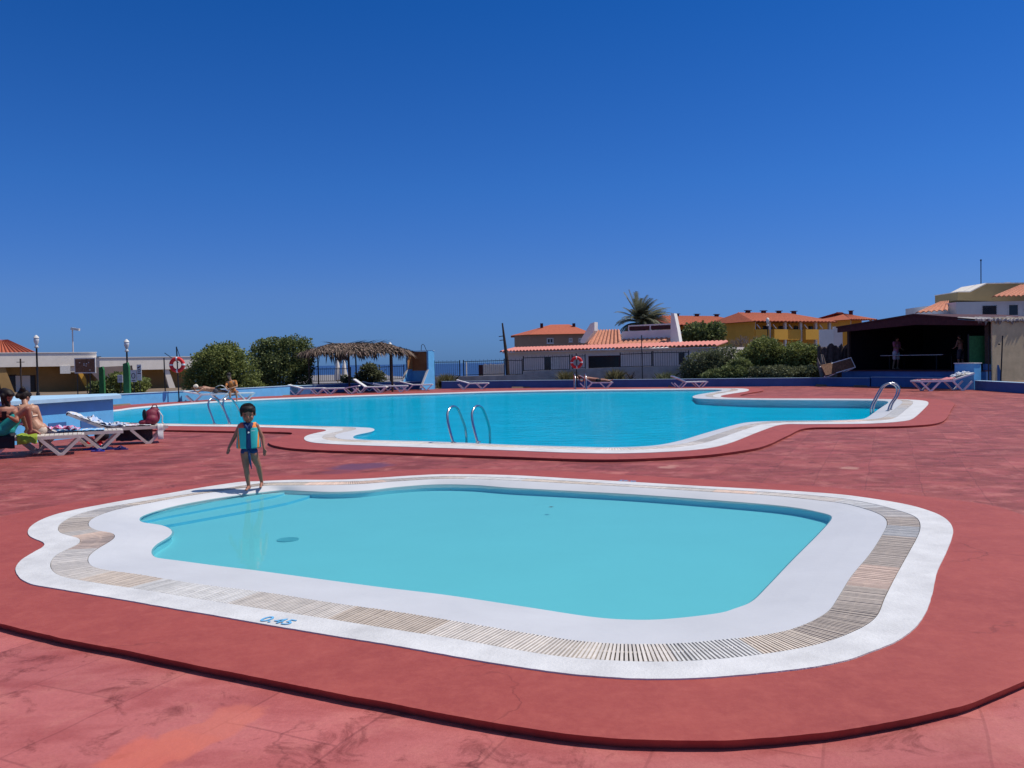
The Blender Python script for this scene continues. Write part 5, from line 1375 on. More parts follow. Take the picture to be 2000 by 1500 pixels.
ladder('shiny steel ladder rails at the near edge of the deep pool', [
    [P(x, y, Y) for (x, y), Y in zip([(886, 867), (880, 846), (875, 824), (874, 808), (879, 797), (886, 794), (894, 799), (902, 817), (909, 838), (911, 858), (911, 872)], YS)],
    [P(x, y, Y) for (x, y), Y in zip([(934, 868), (928, 846), (923, 824), (922, 807), (927, 796), (934, 793), (942, 798), (950, 816), (956, 838), (957, 858), (957, 874)], YS)]])
YS = [23.0, 23.03, 23.06, 23.12, 23.22, 23.35, 23.5, 23.62, 23.68, 23.7]
ladder('steel ladder rails of the shallow left arm behind the child', [
    [P(x, y, Y) for (x, y), Y in zip([(419, 828), (413, 811), (407, 794), (408, 784), (413, 779), (421, 779.5), (430, 788), (440, 806), (447, 820), (450, 834)], YS)],
    [P(x + 29, y - 1, Y) for (x, y), Y in zip([(419, 828), (413, 811), (407, 794), (408, 784), (413, 779), (421, 779.5), (430, 788), (440, 806), (447, 820), (450, 834)], YS)]])
rp_ = [(1734, 803), (1739, 789), (1749, 774), (1752, 762), (1748, 753), (1739, 749), (1730, 750.5), (1721, 757), (1710, 776), (1701.5, 794), (1700.5, 814)]
g0 = G(1734, 803); 
ladder('steel ladder rails at the right end of the deep pool', [[P(x, y, g0.y) for x, y in rp_], [P(x + 5, y - 1, g0.y + .5) for x, y in rp_]])
def far_rail(px):
    q = P(px, 762, 46.0); x = q.x
    return [Vector((x, 46.9, 0)), Vector((x, 46.88, .45)), Vector((x, 46.75, .72)), Vector((x, 46.5, .82)), Vector((x, 46.2, .74)), Vector((x, 45.95, .45)), Vector((x, 45.8, .1)), Vector((x, 45.7, -.3))]
ladder('far steel ladder rails below the middle lifebuoy', [far_rail(1124), far_rail(1145)])

# ================================================================== SUN LOUNGERS
def make_lounger(theta, name='sun_lounger', mat='plastic', L=1.92, smat=None, Wd=.62, H=.37):
    t = bpy.data.objects.new(name, None); C.objects.link(t)
    hx = L / 2; bx = -hx + .72
    f = MB()
    for s_ in (-1, 1):
        y = s_ * (Wd / 2 - .025); f.bar((bx - .05, y, H - .03), (hx, y, H - .03), .045, .06)
    f.bar((hx - .02, -Wd / 2 + .048, H - .03), (hx - .02, Wd / 2 - .048, H - .03), .04, .055); f.bar((bx - .03, -Wd / 2 + .048, H - .03), (bx - .03, Wd / 2 - .048, H - .03), .04, .055)
    f.build('frame', mat, t)
    def slatpanel(x0, x1):
        m_ = MB(); n = int((x1 - x0) / .075)
        for i in range(n):
            a = x0 + (x1 - x0) * i / n; m_.box(((a + (x1 - x0) / n / 2), 0, 0), ((x1 - x0) / n - .012, Wd - .10, .018))
        m_.bar((x0, -.12, -.016), (x1, -.12, -.016), .03, .014); m_.bar((x0, .12, -.016), (x1, .12, -.016), .03, .014)
        return m_
    smat = smat or mat; s = slatpanel(bx, hx - .04).build('seat', smat, t); s.location = (0, 0, H)
    bk_ = slatpanel(0, .72)
    for s_ in (-1, 1): bk_.bar((0, s_ * (Wd / 2 - .03), -.01), (.74, s_ * (Wd / 2 - .03), -.01), .045, .05)
    bk_.bar((.74, -Wd / 2 + .006, -.01), (.74, Wd / 2 - .006, -.01), .045, .05)
    bb = bk_.build('backrest', smat, t); bb.location = (bx, 0, H); bb.rotation_euler = (0, -theta, pi) if False else (0, 0, 0)
    bb.rotation_euler = (Matrix.Rotation(theta, 3, 'Y') @ Matrix.Rotation(pi, 3, 'Z')).to_euler()
    for s_ in (-1, 1):
        for c in (-.56, .56):
            y = s_ * (Wd / 2 - .02)
            MB().bar((c - .33, y, H - .055), (c - .03, y, .02), .045, .055).bar((c + .33, y, H - .055), (c + .03, y, .02), .045, .055).box((c, y, .022), (.11, .05, .044)).build('leg', mat, t)
    return t
LCACHE = {}
def lounger(loc_, yaw, theta, label, scale=1.0, group='white sun loungers round the pool'):
    key = round(theta, 2)
    if key not in LCACHE: LCACHE[key] = t = make_lounger(theta)
    else: t = copy_tree(LCACHE[key])
    t.location = loc_; t.rotation_euler = (0, 0, yaw); t.scale = (scale,) * 3
    return tag(t, label, 'sun lounger', group)
def gl(px, py): g = G(px, py, DZ); return g
lounger(gl(600, 771), radians(2), .26, 'empty white lounger left of the thatched shelter, at the left end of its row')
lounger(gl(666, 771), radians(180), .15, 'white lounger in the dark shade of the thatched shelter')
lounger(gl(723, 768), radians(-4), .60, 'white lounger with the steepest raised back, under the right of the shelter')
lounger(gl(764, 766), radians(4), .22, 'white lounger overlapping the slide side of the shelter')
lounger(gl(814, 763), radians(3), .26, 'white lounger directly in front of the slide tower')
lounger(gl(740, 763), radians(8), .30, 'white lounger in the second row below the shelter edge')
lounger(gl(924, 760), radians(-3), .28, 'single white lounger alone right of the slide tower')
ctrl = lounger(gl(1164, 759), radians(-2), .55, 'pale lounger under the dark sunbather by the far ladder')
l_i = lounger(gl(1346, 758.5), radians(4), .42, 'bright white lounger before the navy wall with a blue towel on its back')
l_j = lounger(G(1840, 763, DZ), radians(182), .30, 'lounger with the pink towel in front of the dark shed', 1.28)
l_k = lounger(gl(404, 785), radians(15), .2, 'lounger carrying the sunbather with the cream cap behind the left arm')
l_l = lounger(gl(456, 783), radians(24), .1, 'lounger carrying the seated person in orange by the blue wall')
tl = tag(make_lounger(.32, smat='board'), 'brown and white lounger tipped on its side against the platform by the shed', 'sun lounger', 'white sun loungers round the pool'); tl.location = P(1630, 728, 45.3)
tl.location.z = .85; tl.rotation_euler = (radians(68), radians(-14), radians(10))
d27 = Vector((cos(radians(27)), sin(radians(27)), 0)); p27 = Vector((-d27.y, d27.x, 0))
def fl(E, yaw): d = Vector((cos(yaw), sin(yaw), 0)); p = Vector((-d.y, d.x, 0)); c = Vector((E[0], E[1], 0)) - d * .96 + p * .31; c.z = DZ; return c
l1 = lounger(fl((-8.08, 15.9), radians(27)), radians(27), .12, 'nearest lounger at left under the person with raised knees')
l2 = lounger(fl((-7.78, 16.85), radians(27)), radians(27), .45, 'middle left lounger heaped with bright towels')
l3 = lounger(fl((-7.35, 18.0), radians(25)), radians(25), .44, 'left lounger with the burgundy backpack on its foot end')

for l_ in (l1, l2, l3):
    for c_ in l_.children: c_.data.materials[0] = M['plastic_old']

# ================================================================== TOWELS, BAGS, SHOES
def towel(name, label, parentloc, yaw, pts, w, mats, group=None, wav=.012, stripes=0, cat='towel'):
    """cloth laid along a side profile (x, z), w wide, with folds"""
    t = thing(name, label, cat, parentloc, yaw, group)
    pr = crom([tuple(p) for p in pts], 30, 0, False)
    mb = MB(); rr = random.Random(len(label)); ny = 12; nx = len(pr)
    for side_ in (0, 1):
        for i, (x, z) in enumerate(pr):
            for j in range(ny + 1):
                y = (j / ny - .5) * w
                q = noise.noise(Vector((x * 6, y * 6, len(label)))) * wav * 2 + noise.noise(Vector((x * 15, y * 15, 4))) * wav
                mb.v.append((x + noise.noise(Vector((y * 4, i * .1, 9))) * wav * 1.5, y + noise.noise(Vector((x * 4, 2, j * .1))) * wav * 2, z + abs(q) + .012 - .010 * side_))
    o2 = nx * (ny + 1)
    for i in range(nx - 1):
        for j in range(ny):
            a = i * (ny + 1) + j; mi = 0
            if stripes: mi = (int(i / stripes) + (1 if rr.random() < .25 else 0)) % len(mats)
            elif len(mats) > 1: mi = min(len(mats) - 1, int(abs(noise.noise(Vector((i * .35, j * .5, len(label))))) * 4.2 * len(mats) / 2))
            mb.f.append((a, a + 1, a + ny + 2, a + ny + 1)); mb.m.append(mi)
            mb.f.append((o2 + a, o2 + a + ny + 1, o2 + a + ny + 2, o2 + a + 1)); mb.m.append(mi)
    for i in range(nx - 1):
        for j in (0, ny):
            a = i * (ny + 1) + j; mb.f.append((a, a + ny + 1, o2 + a + ny + 1, o2 + a)); mb.m.append(0)
    for i in (0, nx - 1):
        for j in range(ny):
            a = i * (ny + 1) + j; mb.f.append((a, a + 1, o2 + a + 1, o2 + a)); mb.m.append(0)
    mb.build('cloth', mats, t, smooth=True)
    return t
M['towelblue'] = pmat('pale_blue_towel', (.38, .46, .62), .95, .12, 12)
M['towelwhite'] = pmat('white_towel', (.60, .59, .57), .95, .08, 10)
M['toweldark'] = pmat('ink_print', (.05, .06, .12), .95)
M['towelsky'] = pmat('sky_towel', (.12, .38, .66), .95)
M['towelrose'] = pmat('rose_towel', (.55, .22, .34), .95, .25, 12)
M['towelplum'] = pmat('plum_towel', (.28, .03, .15), .95, .3, 14)
M['towelgrey'] = pmat('grey_towel', (.07, .065, .075), .95, .2, 8)
def on(l, x=0, y=0, z=.37): return Vector(l.location) + Matrix.Rotation(l.rotation_euler.z, 3, 'Z') @ Vector((x, y, z))
bz = lambda th, s_: (-.24 - s_ * cos(th), s_ * sin(th))
towel('towel', 'white and blue printed towel over the raised back of the middle left lounger', on(l3, 0, 0, .385), l3.rotation_euler.z, [(-.24 - .80 * cos(.44), .80 * sin(.44) - .08), bz(.44, .74), bz(.44, .4), (-.24, .02), (.12, .0)], .60, ['towelwhite', 'towelblue', 'toweldark'], wav=.02)
towel('towel', 'crumpled blue and white towel heaped below the raised lounger back', on(l3, -.12, -.04, .40), l3.rotation_euler.z, [(-.46, .165), (-.28, .085), (-.10, .01), (.2, .0)], .5, ['towelblue', 'towelwhite', 'toweldark'], wav=.06)
towel('towel', 'pale patterned towel lying before the burgundy backpack', on(l3, 0, 0, .385), l3.rotation_euler.z, [(.13, 0), (.4, .004), (.62, .0)], .58, ['towelwhite', 'towelrose', 'towelblue'])
towel('towel', 'dark grey cloth hanging from the near side of the backpack lounger', on(l3, .30, .27, .36), l3.rotation_euler.z + pi / 2, [(.10, .03), (0.02, .02), (-.012, -.05), (-.02, -.2), (-.05, -.33)], .74, ['towelgrey'], wav=.025)  # added dark sheet stands in for the shade between the legs
towel('towel', 'white cloth strip hanging beside the foot leg of the backpack lounger', on(l3, .80, -.31, .36), l3.rotation_euler.z + pi / 2, [(.05, .02), (0, .01), (-.02, -.1), (-.04, -.28)], .12, ['towelwhite'], wav=.02)
towel('towel', 'sky blue and white towel spread on the middle left lounger', on(l2, 0, 0, .385), l2.rotation_euler.z, [(-.2, 0), (.1, .004), (.45, 0), (.62, .0)], .60, ['towelsky', 'towelwhite', 'towelblue'])
towel('towel', 'rose and lilac towel bunched behind the seated person in cream', on(l1, .25, .50, .40), l1.rotation_euler.z, [(-.5, .12), (-.25, .16), (.05, .06), (.35, .03), (.6, .0)], .36, ['towelrose', 'towelblue', 'towelplum'], wav=.05)
towel('towel', 'lime green cloth draped over the near side of the nearest lounger', on(l1, .02, -.34, .36), l1.rotation_euler.z + pi / 2, [(.2, .035), (0.03, .03), (-.02, -.04), (-.04, -.13)], .34, ['lime'], wav=.03)
towel('towel', 'black cloth hanging from the nearest lounger at the left edge', on(l1, -.62, -.33, .37), l1.rotation_euler.z + pi / 2, [(.5, .03), (.2, .03), (0.0, .02), (-.03, -.1), (-.04, -.2)], .9, ['black'], wav=.02)  # added black sheet fills the dark area at the left edge
towel('towel', 'pink towel covering the lounger in front of the shed', on(l_j, .1, 0, .49), l_j.rotation_euler.z, [(1.0, 0), (.6, .0), (.2, .0), (-.25, .0), (-.5, .07)], .72, ['pink'])
towel('towel', 'crumpled white towel on the head of the lounger by the shed', on(l_j, -.78, 0, .66), l_j.rotation_euler.z, [(-.3, .12), (-.1, .06), (.1, .03), (.3, -.06)], .5, ['towelwhite', 'towelblue'], wav=.05)
towel('towel', 'blue towel on the raised back of the bright lounger by the navy wall', on(l_i, 0, 0, .385), l_i.rotation_euler.z, [bz(.42, .74), bz(.42, .4), (-.26, .01)], .56, ['towelsky', 'towelblue'])
towel('towel', 'grey and white towel over the empty back beside the capped sunbather', on(l_k, .55, .1, .42), l_k.rotation_euler.z, [(-.25, .0), (-.1, .25), (.15, .30), (.4, .02)], .5, ['towelwhite', 'towelgrey'], stripes=4, wav=.02)
towel('towel', 'dark brown towel under the lying sunbather by the far ladder', on(ctrl, 0, 0, .385), ctrl.rotation_euler.z, [bz(.55, .7), bz(.55, .3), (-.24, .01), (.2, 0), (.7, 0), (.86, -.05)], .6, ['towelgrey', 'brown_cloth'])

bk2 = thing('backpack', 'burgundy backpack standing on the foot end of a left lounger', 'backpack', on(l3, .66, -.02, .385), l3.rotation_euler.z + .3)
mb = MB().ell((0, 0, .17), (.17, .12, .18), 16, 10).ell((-.03, -.06, .11), (.14, .11, .11), 14, 8).ell((.05, .02, .28), (.12, .10, .10), 14, 8).ell((-.17, 0, .06), (.12, .10, .06), 12, 8)
remeshed(mb, 'bag_body', 'burgundy', bk2, .014, 3)
MB().ell((-.16, .0, .22), (.035, .10, .12), 12, 8).build('side_pocket', 'black', bk2, smooth=True)
MB().tube([(-.02, -.02, .36), (.02, -.02, .42), (.08, -.02, .42), (.11, -.02, .36)], .012, 8).build('carry_loop', 'burgundy', bk2, smooth=True)
MB().tube([(.10, -.10, .30), (.17, -.13, .18), (.16, -.13, .05), (.20, -.10, .01)], .014, 6).build('strap', 'towelwhite', bk2, smooth=True)
def gb(px, py): return G(px, py, DZ)
ab = thing('tote_bag', 'pale aqua bag standing under the middle left lounger', 'bag', gb(203, 860) + Vector((0, .5, 0)), .3)
remeshed(MB().ell((0, 0, .13), (.13, .08, .13), 14, 8).box((0, 0, .10), (.24, .13, .20)), 'bag_body', 'aqua', ab, .012, 3); MB().tube([(-.08, 0, .22), (-.05, 0, .31), (.05, 0, .31), (.08, 0, .22)], .01, 6).build('carry_loop', 'towelwhite', ab)
kb = thing('tote_bag', 'black bag under the middle left lounger beside the aqua bag', 'bag', gb(182, 864) + Vector((0, .4, 0)), .2)
remeshed(MB().ell((0, 0, .12), (.16, .10, .13), 14, 8), 'bag_body', 'black', kb, .014, 3); MB().tube([(-.08, 0, .2), (-.05, 0, .29), (.05, 0, .29), (.08, 0, .2)], .01, 6).build('carry_loop', 'black', kb)
for (px, py, s_, lab, mt) in ((183, 871, .20, 'scarlet garment dropped on the deck beneath the left loungers', 'scarlet'),):
    t = thing('garment', lab, 'clothes', gb(px, py), .3)
    mb = MB(); rr = random.Random(3)
    for k in range(9): mb.ell((rr.uniform(-.16, .16), rr.uniform(-.08, .08), rr.uniform(.02, .08)), (rr.uniform(.06, .12), rr.uniform(.05, .08), rr.uniform(.03, .06)), 10, 6)
    mb.ell((-.06, .02, .12), (.07, .05, .07), 10, 6)
    remeshed(mb, 'cloth', mt, t, .012, 3)
    MB().tube([(-.16, -.1, .02), (.0, -.13, .025), (.2, -.10, .02)], .018, 6).build('white_trim', 'towelwhite', t, smooth=True)
def flip_flop(px, py, yaw, mt, label, group):
    t = thing('flip_flop', label, 'flip-flop', gb(px, py), yaw, group)
    out = [(.13 * cos(a) * (1 + .0 * cos(a)), (.050 - .012 * cos(a + .6)) * sin(a)) for a in [2 * pi * i / 24 for i in range(24)]]
    MB().prism(out, 0, .022).build('sole', mt, t)
    MB().tube([(-.03, -.045, .02), (.02, -.03, .055), (.075, 0, .03), (.02, .03, .055), (-.03, .045, .02)], .009, 6).build('thong_strap', mt, t, smooth=True)
for px, py, yaw, mt, lab in ((176, 879, .2, 'royal', 'royal blue flip-flop, left of the near pair'), (191, 882, .1, 'royal', 'royal blue flip-flop, nearest to the camera'), (188, 876, .3, 'royal', 'blue flip-flop behind the near pair'), (204, 876, .4, 'navyrub', 'navy flip-flop next to the lounger leg'), (211, 878.5, .35, 'navyrub', 'navy flip-flop right of the lounger leg'), (233, 876, .1, 'navyrub', 'navy flip-flop of the lone pair, further back'), (237, 878.5, .2, 'navyrub', 'navy flip-flop of the lone pair, nearer the camera')):
    flip_flop(px, py, yaw, mt, lab, 'flip-flops on the red deck')
# table tennis in the shed
tt = thing('table_tennis_table', 'dark table tennis table with white edge lines inside the shed', 'table', (0, 0, 0), FS.rz)
u_, z_ = FS.uz(1797, 693, 2.2)
tt.location = FS.L + FS.x * u_ - FS.n * 2.2 + Vector((0, 0, FLZ + .05)); hT = z_ - FLZ - .05
wT = (FS.uz(1860, 693, 2.2)[0] - FS.uz(1737, 694, 2.2)[0]) / 2
MB().span((-wT, -.7, hT - .03), (wT, .7, hT - .001)).build('tabletop', 'tabletop', tt)
e = MB().span((-wT, -.725, hT - .028), (-.02, -.701, hT + .004)).span((.02, -.725, hT - .028), (wT, -.701, hT + .004)); e.build('edge_line', 'towelwhite', tt)
MB().span((-.01, -.75, hT), (.01, .75, hT + .15)).build('net', 'black', tt)
for x in (-wT * .75, wT * .75):
    for y in (-.55, .55): MB().span((x - .03, y - .03, 0), (x + .03, y + .03, hT - .031)).build('leg', 'iron', tt)

lf = thing('floating_leaf', 'tiny dark leaf floating on the paddling pool', 'leaf', G(1076, 990, LZ1 - .0012))
MB().add([(-.03, -.01, 0), (.0, -.028, .0), (.035, .012, .0), (.0, .026, .0)], [(0, 1, 2, 3)]).build('blade', 'wood', lf)

# ================================================================== PEOPLE
M['eye'] = pmat('dark_eye', (.012, .008, .006), .3)
M['lips'] = pmat('lips', (.22, .07, .06), .5)
def basis(fwd, up=(0, 0, 1)):
    f = Vector(fwd).normalized(); u = Vector(up); u = (u - f * u.dot(f)).normalized(); r = f.cross(u)
    return Matrix((r, f, u)).transposed()          # columns: right, forward, up
def head(mb, c, hh, B, child=False):
    """skull, jaw, nose, brow, cheeks and ears; c = centre, hh = chin to crown"""
    c = Vector(c)
    e = lambda p, r: mb.ell(c + B @ (Vector(p) * hh), [v * hh for v in r], 16, 10, rot=B)
    e((0, -.06, .10), (.36, .42, .38))
    e((0, .05, -.14), (.29, .32, .34))
    e((0, .16, -.34), (.17, .17, .14))
    e((0, .36, -.09), (.055, .09, .10)); e((0, .40, -.13), (.065, .06, .045))
    e((0, .28, .05), (.24, .09, .05))
    for s_ in (-1, 1):
        e((s_ * .15, .25, -.15), (.11, .10, .10)); e((s_ * .36, -.03, -.06), (.05, .08, .12))
    e((0, .31, -.26), (.10, .07, .045))
def face_parts(t, c, hh, B):
    c = Vector(c)
    for s_ in (-1, 1):
        MB().ell(c + B @ (Vector((s_ * .14, .315, -.01)) * hh), (.055 * hh, .03 * hh, .028 * hh), 10, 6, rot=B).build('eye', 'eye', t, smooth=True)
        MB().ell(c + B @ (Vector((s_ * .145, .345, .075)) * hh), (.085 * hh, .025 * hh, .016 * hh), 10, 6, rot=B).build('eyebrow', 'hair', t, smooth=True)
    MB().ell(c + B @ (Vector((0, .365, -.262)) * hh), (.085 * hh, .03 * hh, .022 * hh), 10, 6, rot=B).build('mouth', 'lips', t, smooth=True)
def hand(mb, wr, tip, pn, k, curl=.35):
    """palm with four unequal bent fingers and a thumb from its side; pn = direction the palm faces"""
    wr, tip = Vector(wr), Vector(tip); d = (tip - wr); L_ = d.length; d.normalize()
    pn = Vector(pn); pn = (pn - d * pn.dot(d)).normalized(); s_ = d.cross(pn)
    pl = L_ * .50
    for o_ in (-.35, 0, .35):
        mb.cap(wr + s_ * o_ * L_ * .18, wr + d * pl + s_ * o_ * L_ * .46, .013 * k, .0135 * k, 10)
    for i, (o_, fl_) in enumerate(((-.42, .40), (-.15, .50), (.13, .47), (.40, .36))):
        b0 = wr + d * pl + s_ * o_ * L_ * .44
        b1 = b0 + (d + pn * curl * .5 + s_ * o_ * .18).normalized() * L_ * fl_ * .5
        b2 = b1 + (d + pn * curl * 1.6 + s_ * o_ * .1).normalized() * L_ * fl_ * .5
        mb.cap(b0, b1, .0088 * k, .0082 * k, 8); mb.cap(b1, b2, .0082 * k, .007 * k, 8)
    t0 = wr + d * pl * .3 - s_ * L_ * .16; t1 = t0 + (d * .75 - s_ * .6 + pn * .35).normalized() * L_ * .24; t2 = t1 + (d * .95 - s_ * .1 + pn * .5).normalized() * L_ * .2
    mb.cap(t0, t1, .0105 * k, .0095 * k, 8); mb.cap(t1, t2, .0095 * k, .0075 * k, 8)
def foot(mb, an, toe, k):
    an, toe = Vector(an), Vector(toe); d = toe - an; heel = an - d * .22; heel.z = min(an.z, toe.z + .02 * k) if abs(d.z) < .12 else heel.z
    mb.cap(heel, an.lerp(toe, .55), .034 * k, .034 * k, 10); mb.cap(an.lerp(toe, .4), toe, .034 * k, .022 * k, 10); mb.cap(an, heel, .036 * k, .034 * k, 10)
    sd = Vector((-d.y, d.x, 0)); sd = sd.normalized() if sd.length > 1e-4 else Vector((1, 0, 0))
    for i in range(5): q = toe + sd * (i - 2) * .011 * k; mb.cap(q - d.normalized() * .02 * k, q + d.normalized() * (.016 - .003 * abs(i - 1)) * k, .0105 * k, .009 * k, 6)
def body(name, label, cat, base, J, k, skin, hh, hf, voxel, pn=None, hup=(0, 0, 1), fem=False, child=False, hands=True):
    """J: joints in world space"""
    t = thing(name, label, cat, base)
    b = Vector(base); J = {n: Vector(p) - b for n, p in J.items()}
    mb = MB(); B = basis(hf, hup)
    tw = 1.0
    sh = (J['shR'] - J['shL']); hp = (J['hiR'] - J['hiL'])
    mb.cap(J['pel'], J['wai'], .125 * k, (.108 if fem else .118) * k, 14)
    mb.cap(J['wai'], J['che'], (.108 if fem else .118) * k, .130 * k, 14)
    mb.cap(J['hiL'].lerp(J['hiR'], .12), J['hiL'].lerp(J['hiR'], .88), (.112 if fem else .105) * k, (.112 if fem else .105) * k, 12)
    mb.cap(J['che'].lerp(J['shL'], .45), J['che'].lerp(J['shR'], .45), .112 * k, .112 * k, 12)
    mb.cap(J['shL'].lerp(J['shR'], .14), J['shL'].lerp(J['shR'], .86), .060 * k, .060 * k, 12)
    mb.cap(J['shL'].lerp(J['shR'], .5), J['nek'], .066 * k, .054 * k, 12)
    mb.cap(J['nek'], J['hed'] + B @ Vector((0, -.08 * hh, -.15 * hh)), .054 * k, .052 * k, 12)
    head(mb, J['hed'], hh, B, child)
    for s_ in 'LR':
        mb.cap(J['sh' + s_], J['el' + s_], .050 * k, .039 * k, 12); mb.cap(J['el' + s_], J['wr' + s_], .039 * k, .026 * k, 12)
        if hands: hand(mb, J['wr' + s_], J['hn' + s_], pn if pn else (J['che'] - J['wr' + s_]), k)
        else: mb.cap(J['wr' + s_], J['hn' + s_], .028 * k, .02 * k, 8)
        mb.cap(J['hi' + s_], J['kn' + s_], .088 * k * (1.1 if child else 1), .057 * k * (1.06 if child else 1), 14)
        kn, an = J['kn' + s_], J['an' + s_]; md = kn.lerp(an, .32)
        mb.cap(kn, md, .055 * k, .056 * k, 12); mb.cap(md, an, .056 * k, .034 * k, 12)
        foot(mb, an, J['to' + s_], k)
    return t, mb, J, B
def hair_cap(t, c, hh, B, mat='hair', extra=(), voxel=.010, fringe=True, name='hair'):
    c = Vector(c); mb = MB()
    e = lambda p, r: mb.ell(c + B @ (Vector(p) * hh), [v * hh for v in r], 16, 10, rot=B)
    e((0, -.12, .17), (.41, .44, .37)); e((0, -.24, -.02), (.38, .32, .36))
    if fringe:
        e((0, .12, .33), (.33, .26, .16)); e((-.14, .25, .24), (.17, .09, .11)); e((.12, .26, .25), (.18, .09, .10))
        for s_ in (-1, 1): e((s_ * .34, .02, .10), (.07, .18, .20))
    for a_, b_, r0, r1 in extra: mb.cap(Vector(a_), Vector(b_), r0, r1, 10)
    return remeshed(mb, name, mat, t, voxel, 3)

# ---------------- the child with the swim vest
base = G(489, 958, -.016); base.z = -.016
K = base.copy(); ku = 1.12 / 1195 / 1.0
def kp(x, y, dy=0): return Vector((K.x + (x - 548) * ku, K.y + dy, K.z + (1362 - y) * ku))
Jk = dict(pel=kp(542, 838, .0), wai=kp(541, 740), che=kp(540, 590, .0), nek=kp(545, 452, .0), hed=kp(551, 322, -.025),
    shL=kp(432, 485, .0), shR=kp(652, 485, .0), elL=kp(334, 655, .03), elR=kp(722, 652, .03), wrL=kp(278, 782, -.02), wrR=kp(754, 798, -.02), hnL=kp(264, 868, -.03), hnR=kp(768, 902, -.03),
    hiL=kp(492, 868), hiR=kp(600, 868), knL=kp(508, 1045, -.03), knR=kp(648, 1030, .06), anL=kp(528, 1305, .0), anR=kp(648, 1262, .17), toL=kp(530, 1345, -.115), toR=kp(668, 1322, .06))
dzR = (Jk['toR'].z - (.03 + K.z)); 
for n in ('anR', 'toR'): Jk[n].z -= max(0, dzR)
Jk['knR'].z -= .012
dzL = (Jk['toL'].z - (.024 + K.z))
for n in ('anL', 'toL'): Jk[n].z -= dzL if n == 'toL' else 0
kid, mb, J, B = body('person', 'small child in a teal and orange swim vest standing at the paddling pool edge', 'person', tuple(base), Jk, .62, 'skinB', .232, (.30, -1, -.30), .006, hup=(0, -.2, 1), child=True, pn=(0, -.25, 0))
# thigh/hip fullness of a toddler
remeshed(mb, 'body', 'skinB', kid, .0055, 5)
face_parts(kid, J['hed'], .232, B)
hair_cap(kid, J['hed'], .232, B, voxel=.007)
# loose strands over the cap of hair
mb = MB(); rr = random.Random(4)
for _ in range(420):
    a = rr.uniform(0, 2 * pi); e_ = rr.uniform(.0, 1.5)
    d = B @ Vector((cos(a) * cos(e_), sin(a) * cos(e_), sin(e_)))
    if (B.transposed() @ d).y > .3 and e_ < .35: continue
    loc_d = B.transposed() @ d
    p = J['hed'] + B @ Vector((loc_d.x * .40, -.12 + loc_d.y * .46, .17 + loc_d.z * .375)) * .232
    t_ = (B @ Vector((loc_d.x * .6 + rr.gauss(0, .2), .55 + loc_d.y * .3, -.75 + rr.gauss(0, .2))))
    t_ = (t_ - d * t_.dot(d) * .9).normalized()
    w = t_.cross(d).normalized() * .0022; L_h = rr.uniform(.02, .04)
    mb.add([p - w, p + w, p + t_ * L_h * .6 + d * .003 + w * .7, p + t_ * L_h + d * .0005, p + t_ * L_h * .6 + d * .003 - w * .7], [(0, 1, 2, 3, 4)])
mb.build('hair_strands', 'hair', kid)
# vest: closed shell round the torso
def loft(rings, n, name, mats, parent, pick, thick=True):
    mb = MB()
    for (cx, cy, cz, rx, ry) in rings:
        for j in range(n):
            a = 2 * pi * j / n; sx = abs(cos(a)) ** .8 * (1 if cos(a) > 0 else -1); sy = abs(sin(a)) ** .8 * (1 if sin(a) > 0 else -1)
            mb.v.append((cx + rx * sx, cy + ry * sy, cz))
    for i in range(len(rings) - 1):
        for j in range(n):
            mb.f.append((i * n + j, i * n + (j + 1) % n, (i + 1) * n + (j + 1) % n, (i + 1) * n + j)); mb.m.append(pick(i, (j + .5) / n))
    mb.f.append(tuple(range(n))[::-1]); mb.m.append(pick(0, .25)); k = len(rings) - 1
    mb.f.append(tuple(k * n + j for j in range(n))); mb.m.append(pick(k - 1, .25))
    return mb.build(name, mats, parent, smooth=True)
q = lambda x, y, dy=0: kp(x, y, dy) - K
zs = [(785, 152, .105), (774, 160, .112), (720, 157, .112), (660, 150, .110), (600, 143, .108), (555, 138, .106), (520, 132, .102), (490, 124, .095), (462, 114, .082), (440, 100, .066)]
rings = []
zs2 = []
for (y0, h0, r0), (y1, h1, r1) in zip(zs, zs[1:]):
    for s_ in range(5): zs2.append((y0 + (y1 - y0) * s_ / 5, h0 + (h1 - h0) * s_ / 5, r0 + (r1 - r0) * s_ / 5))
zs = zs2 + [zs[-1]]
for y, hw, ry in zs:
    c = q(541, y); rings.append((c.x, .004, c.z, hw * ku, ry))
def pickv(i, f):
    a = f * 360                     # 270 = front, 0 = viewer's right
    y = zs[i][0]
    if 262 < a < 278: return 2
    dx = min(abs((a - 270 + 180) % 360 - 180), 180)
    if y <= 508: return 3 if a > 180 and a < 262 and 20 < dx else (1 if 278 < a and dx > 20 else (0 if dx > 20 else 2))
    v_ = (785 - y) / 277; lim = 38 + 34 * v_ ** 1.6
    if lim < dx < lim + 17 and a > 180: return 1
    if dx > 84: return 0
    return 0
loft(rings, 180, 'swim_vest', ['vteal', 'vorange', 'vnavy', 'vcoral'], kid, pickv)
c0, c1 = q(541, 500), q(545, 430)
MB().tube([(c0.x - .050, -.085, c1.z - .012), (c0.x - .028, -.106, c0.z + .01), (c0.x + .002, -.118, c0.z - .035)], [.014, .018, .014], 8).tube([(c0.x + .052, -.085, c1.z - .012), (c0.x + .032, -.106, c0.z + .01), (c0.x + .004, -.118, c0.z - .035)], [.014, .018, .014], 8).build('collar', 'vnavy', kid, smooth=True)
MB().box((c0.x, -.117, q(0, 640).z), (.016, .012, q(0, 510).z - q(0, 775).z)).build('zip', 'vnavy', kid)
MB().ell((c0.x + .002, -.128, q(0, 570).z), (.012, .008, .012), 10, 6).build('zip_pull', 'bandwhite', kid, smooth=True)
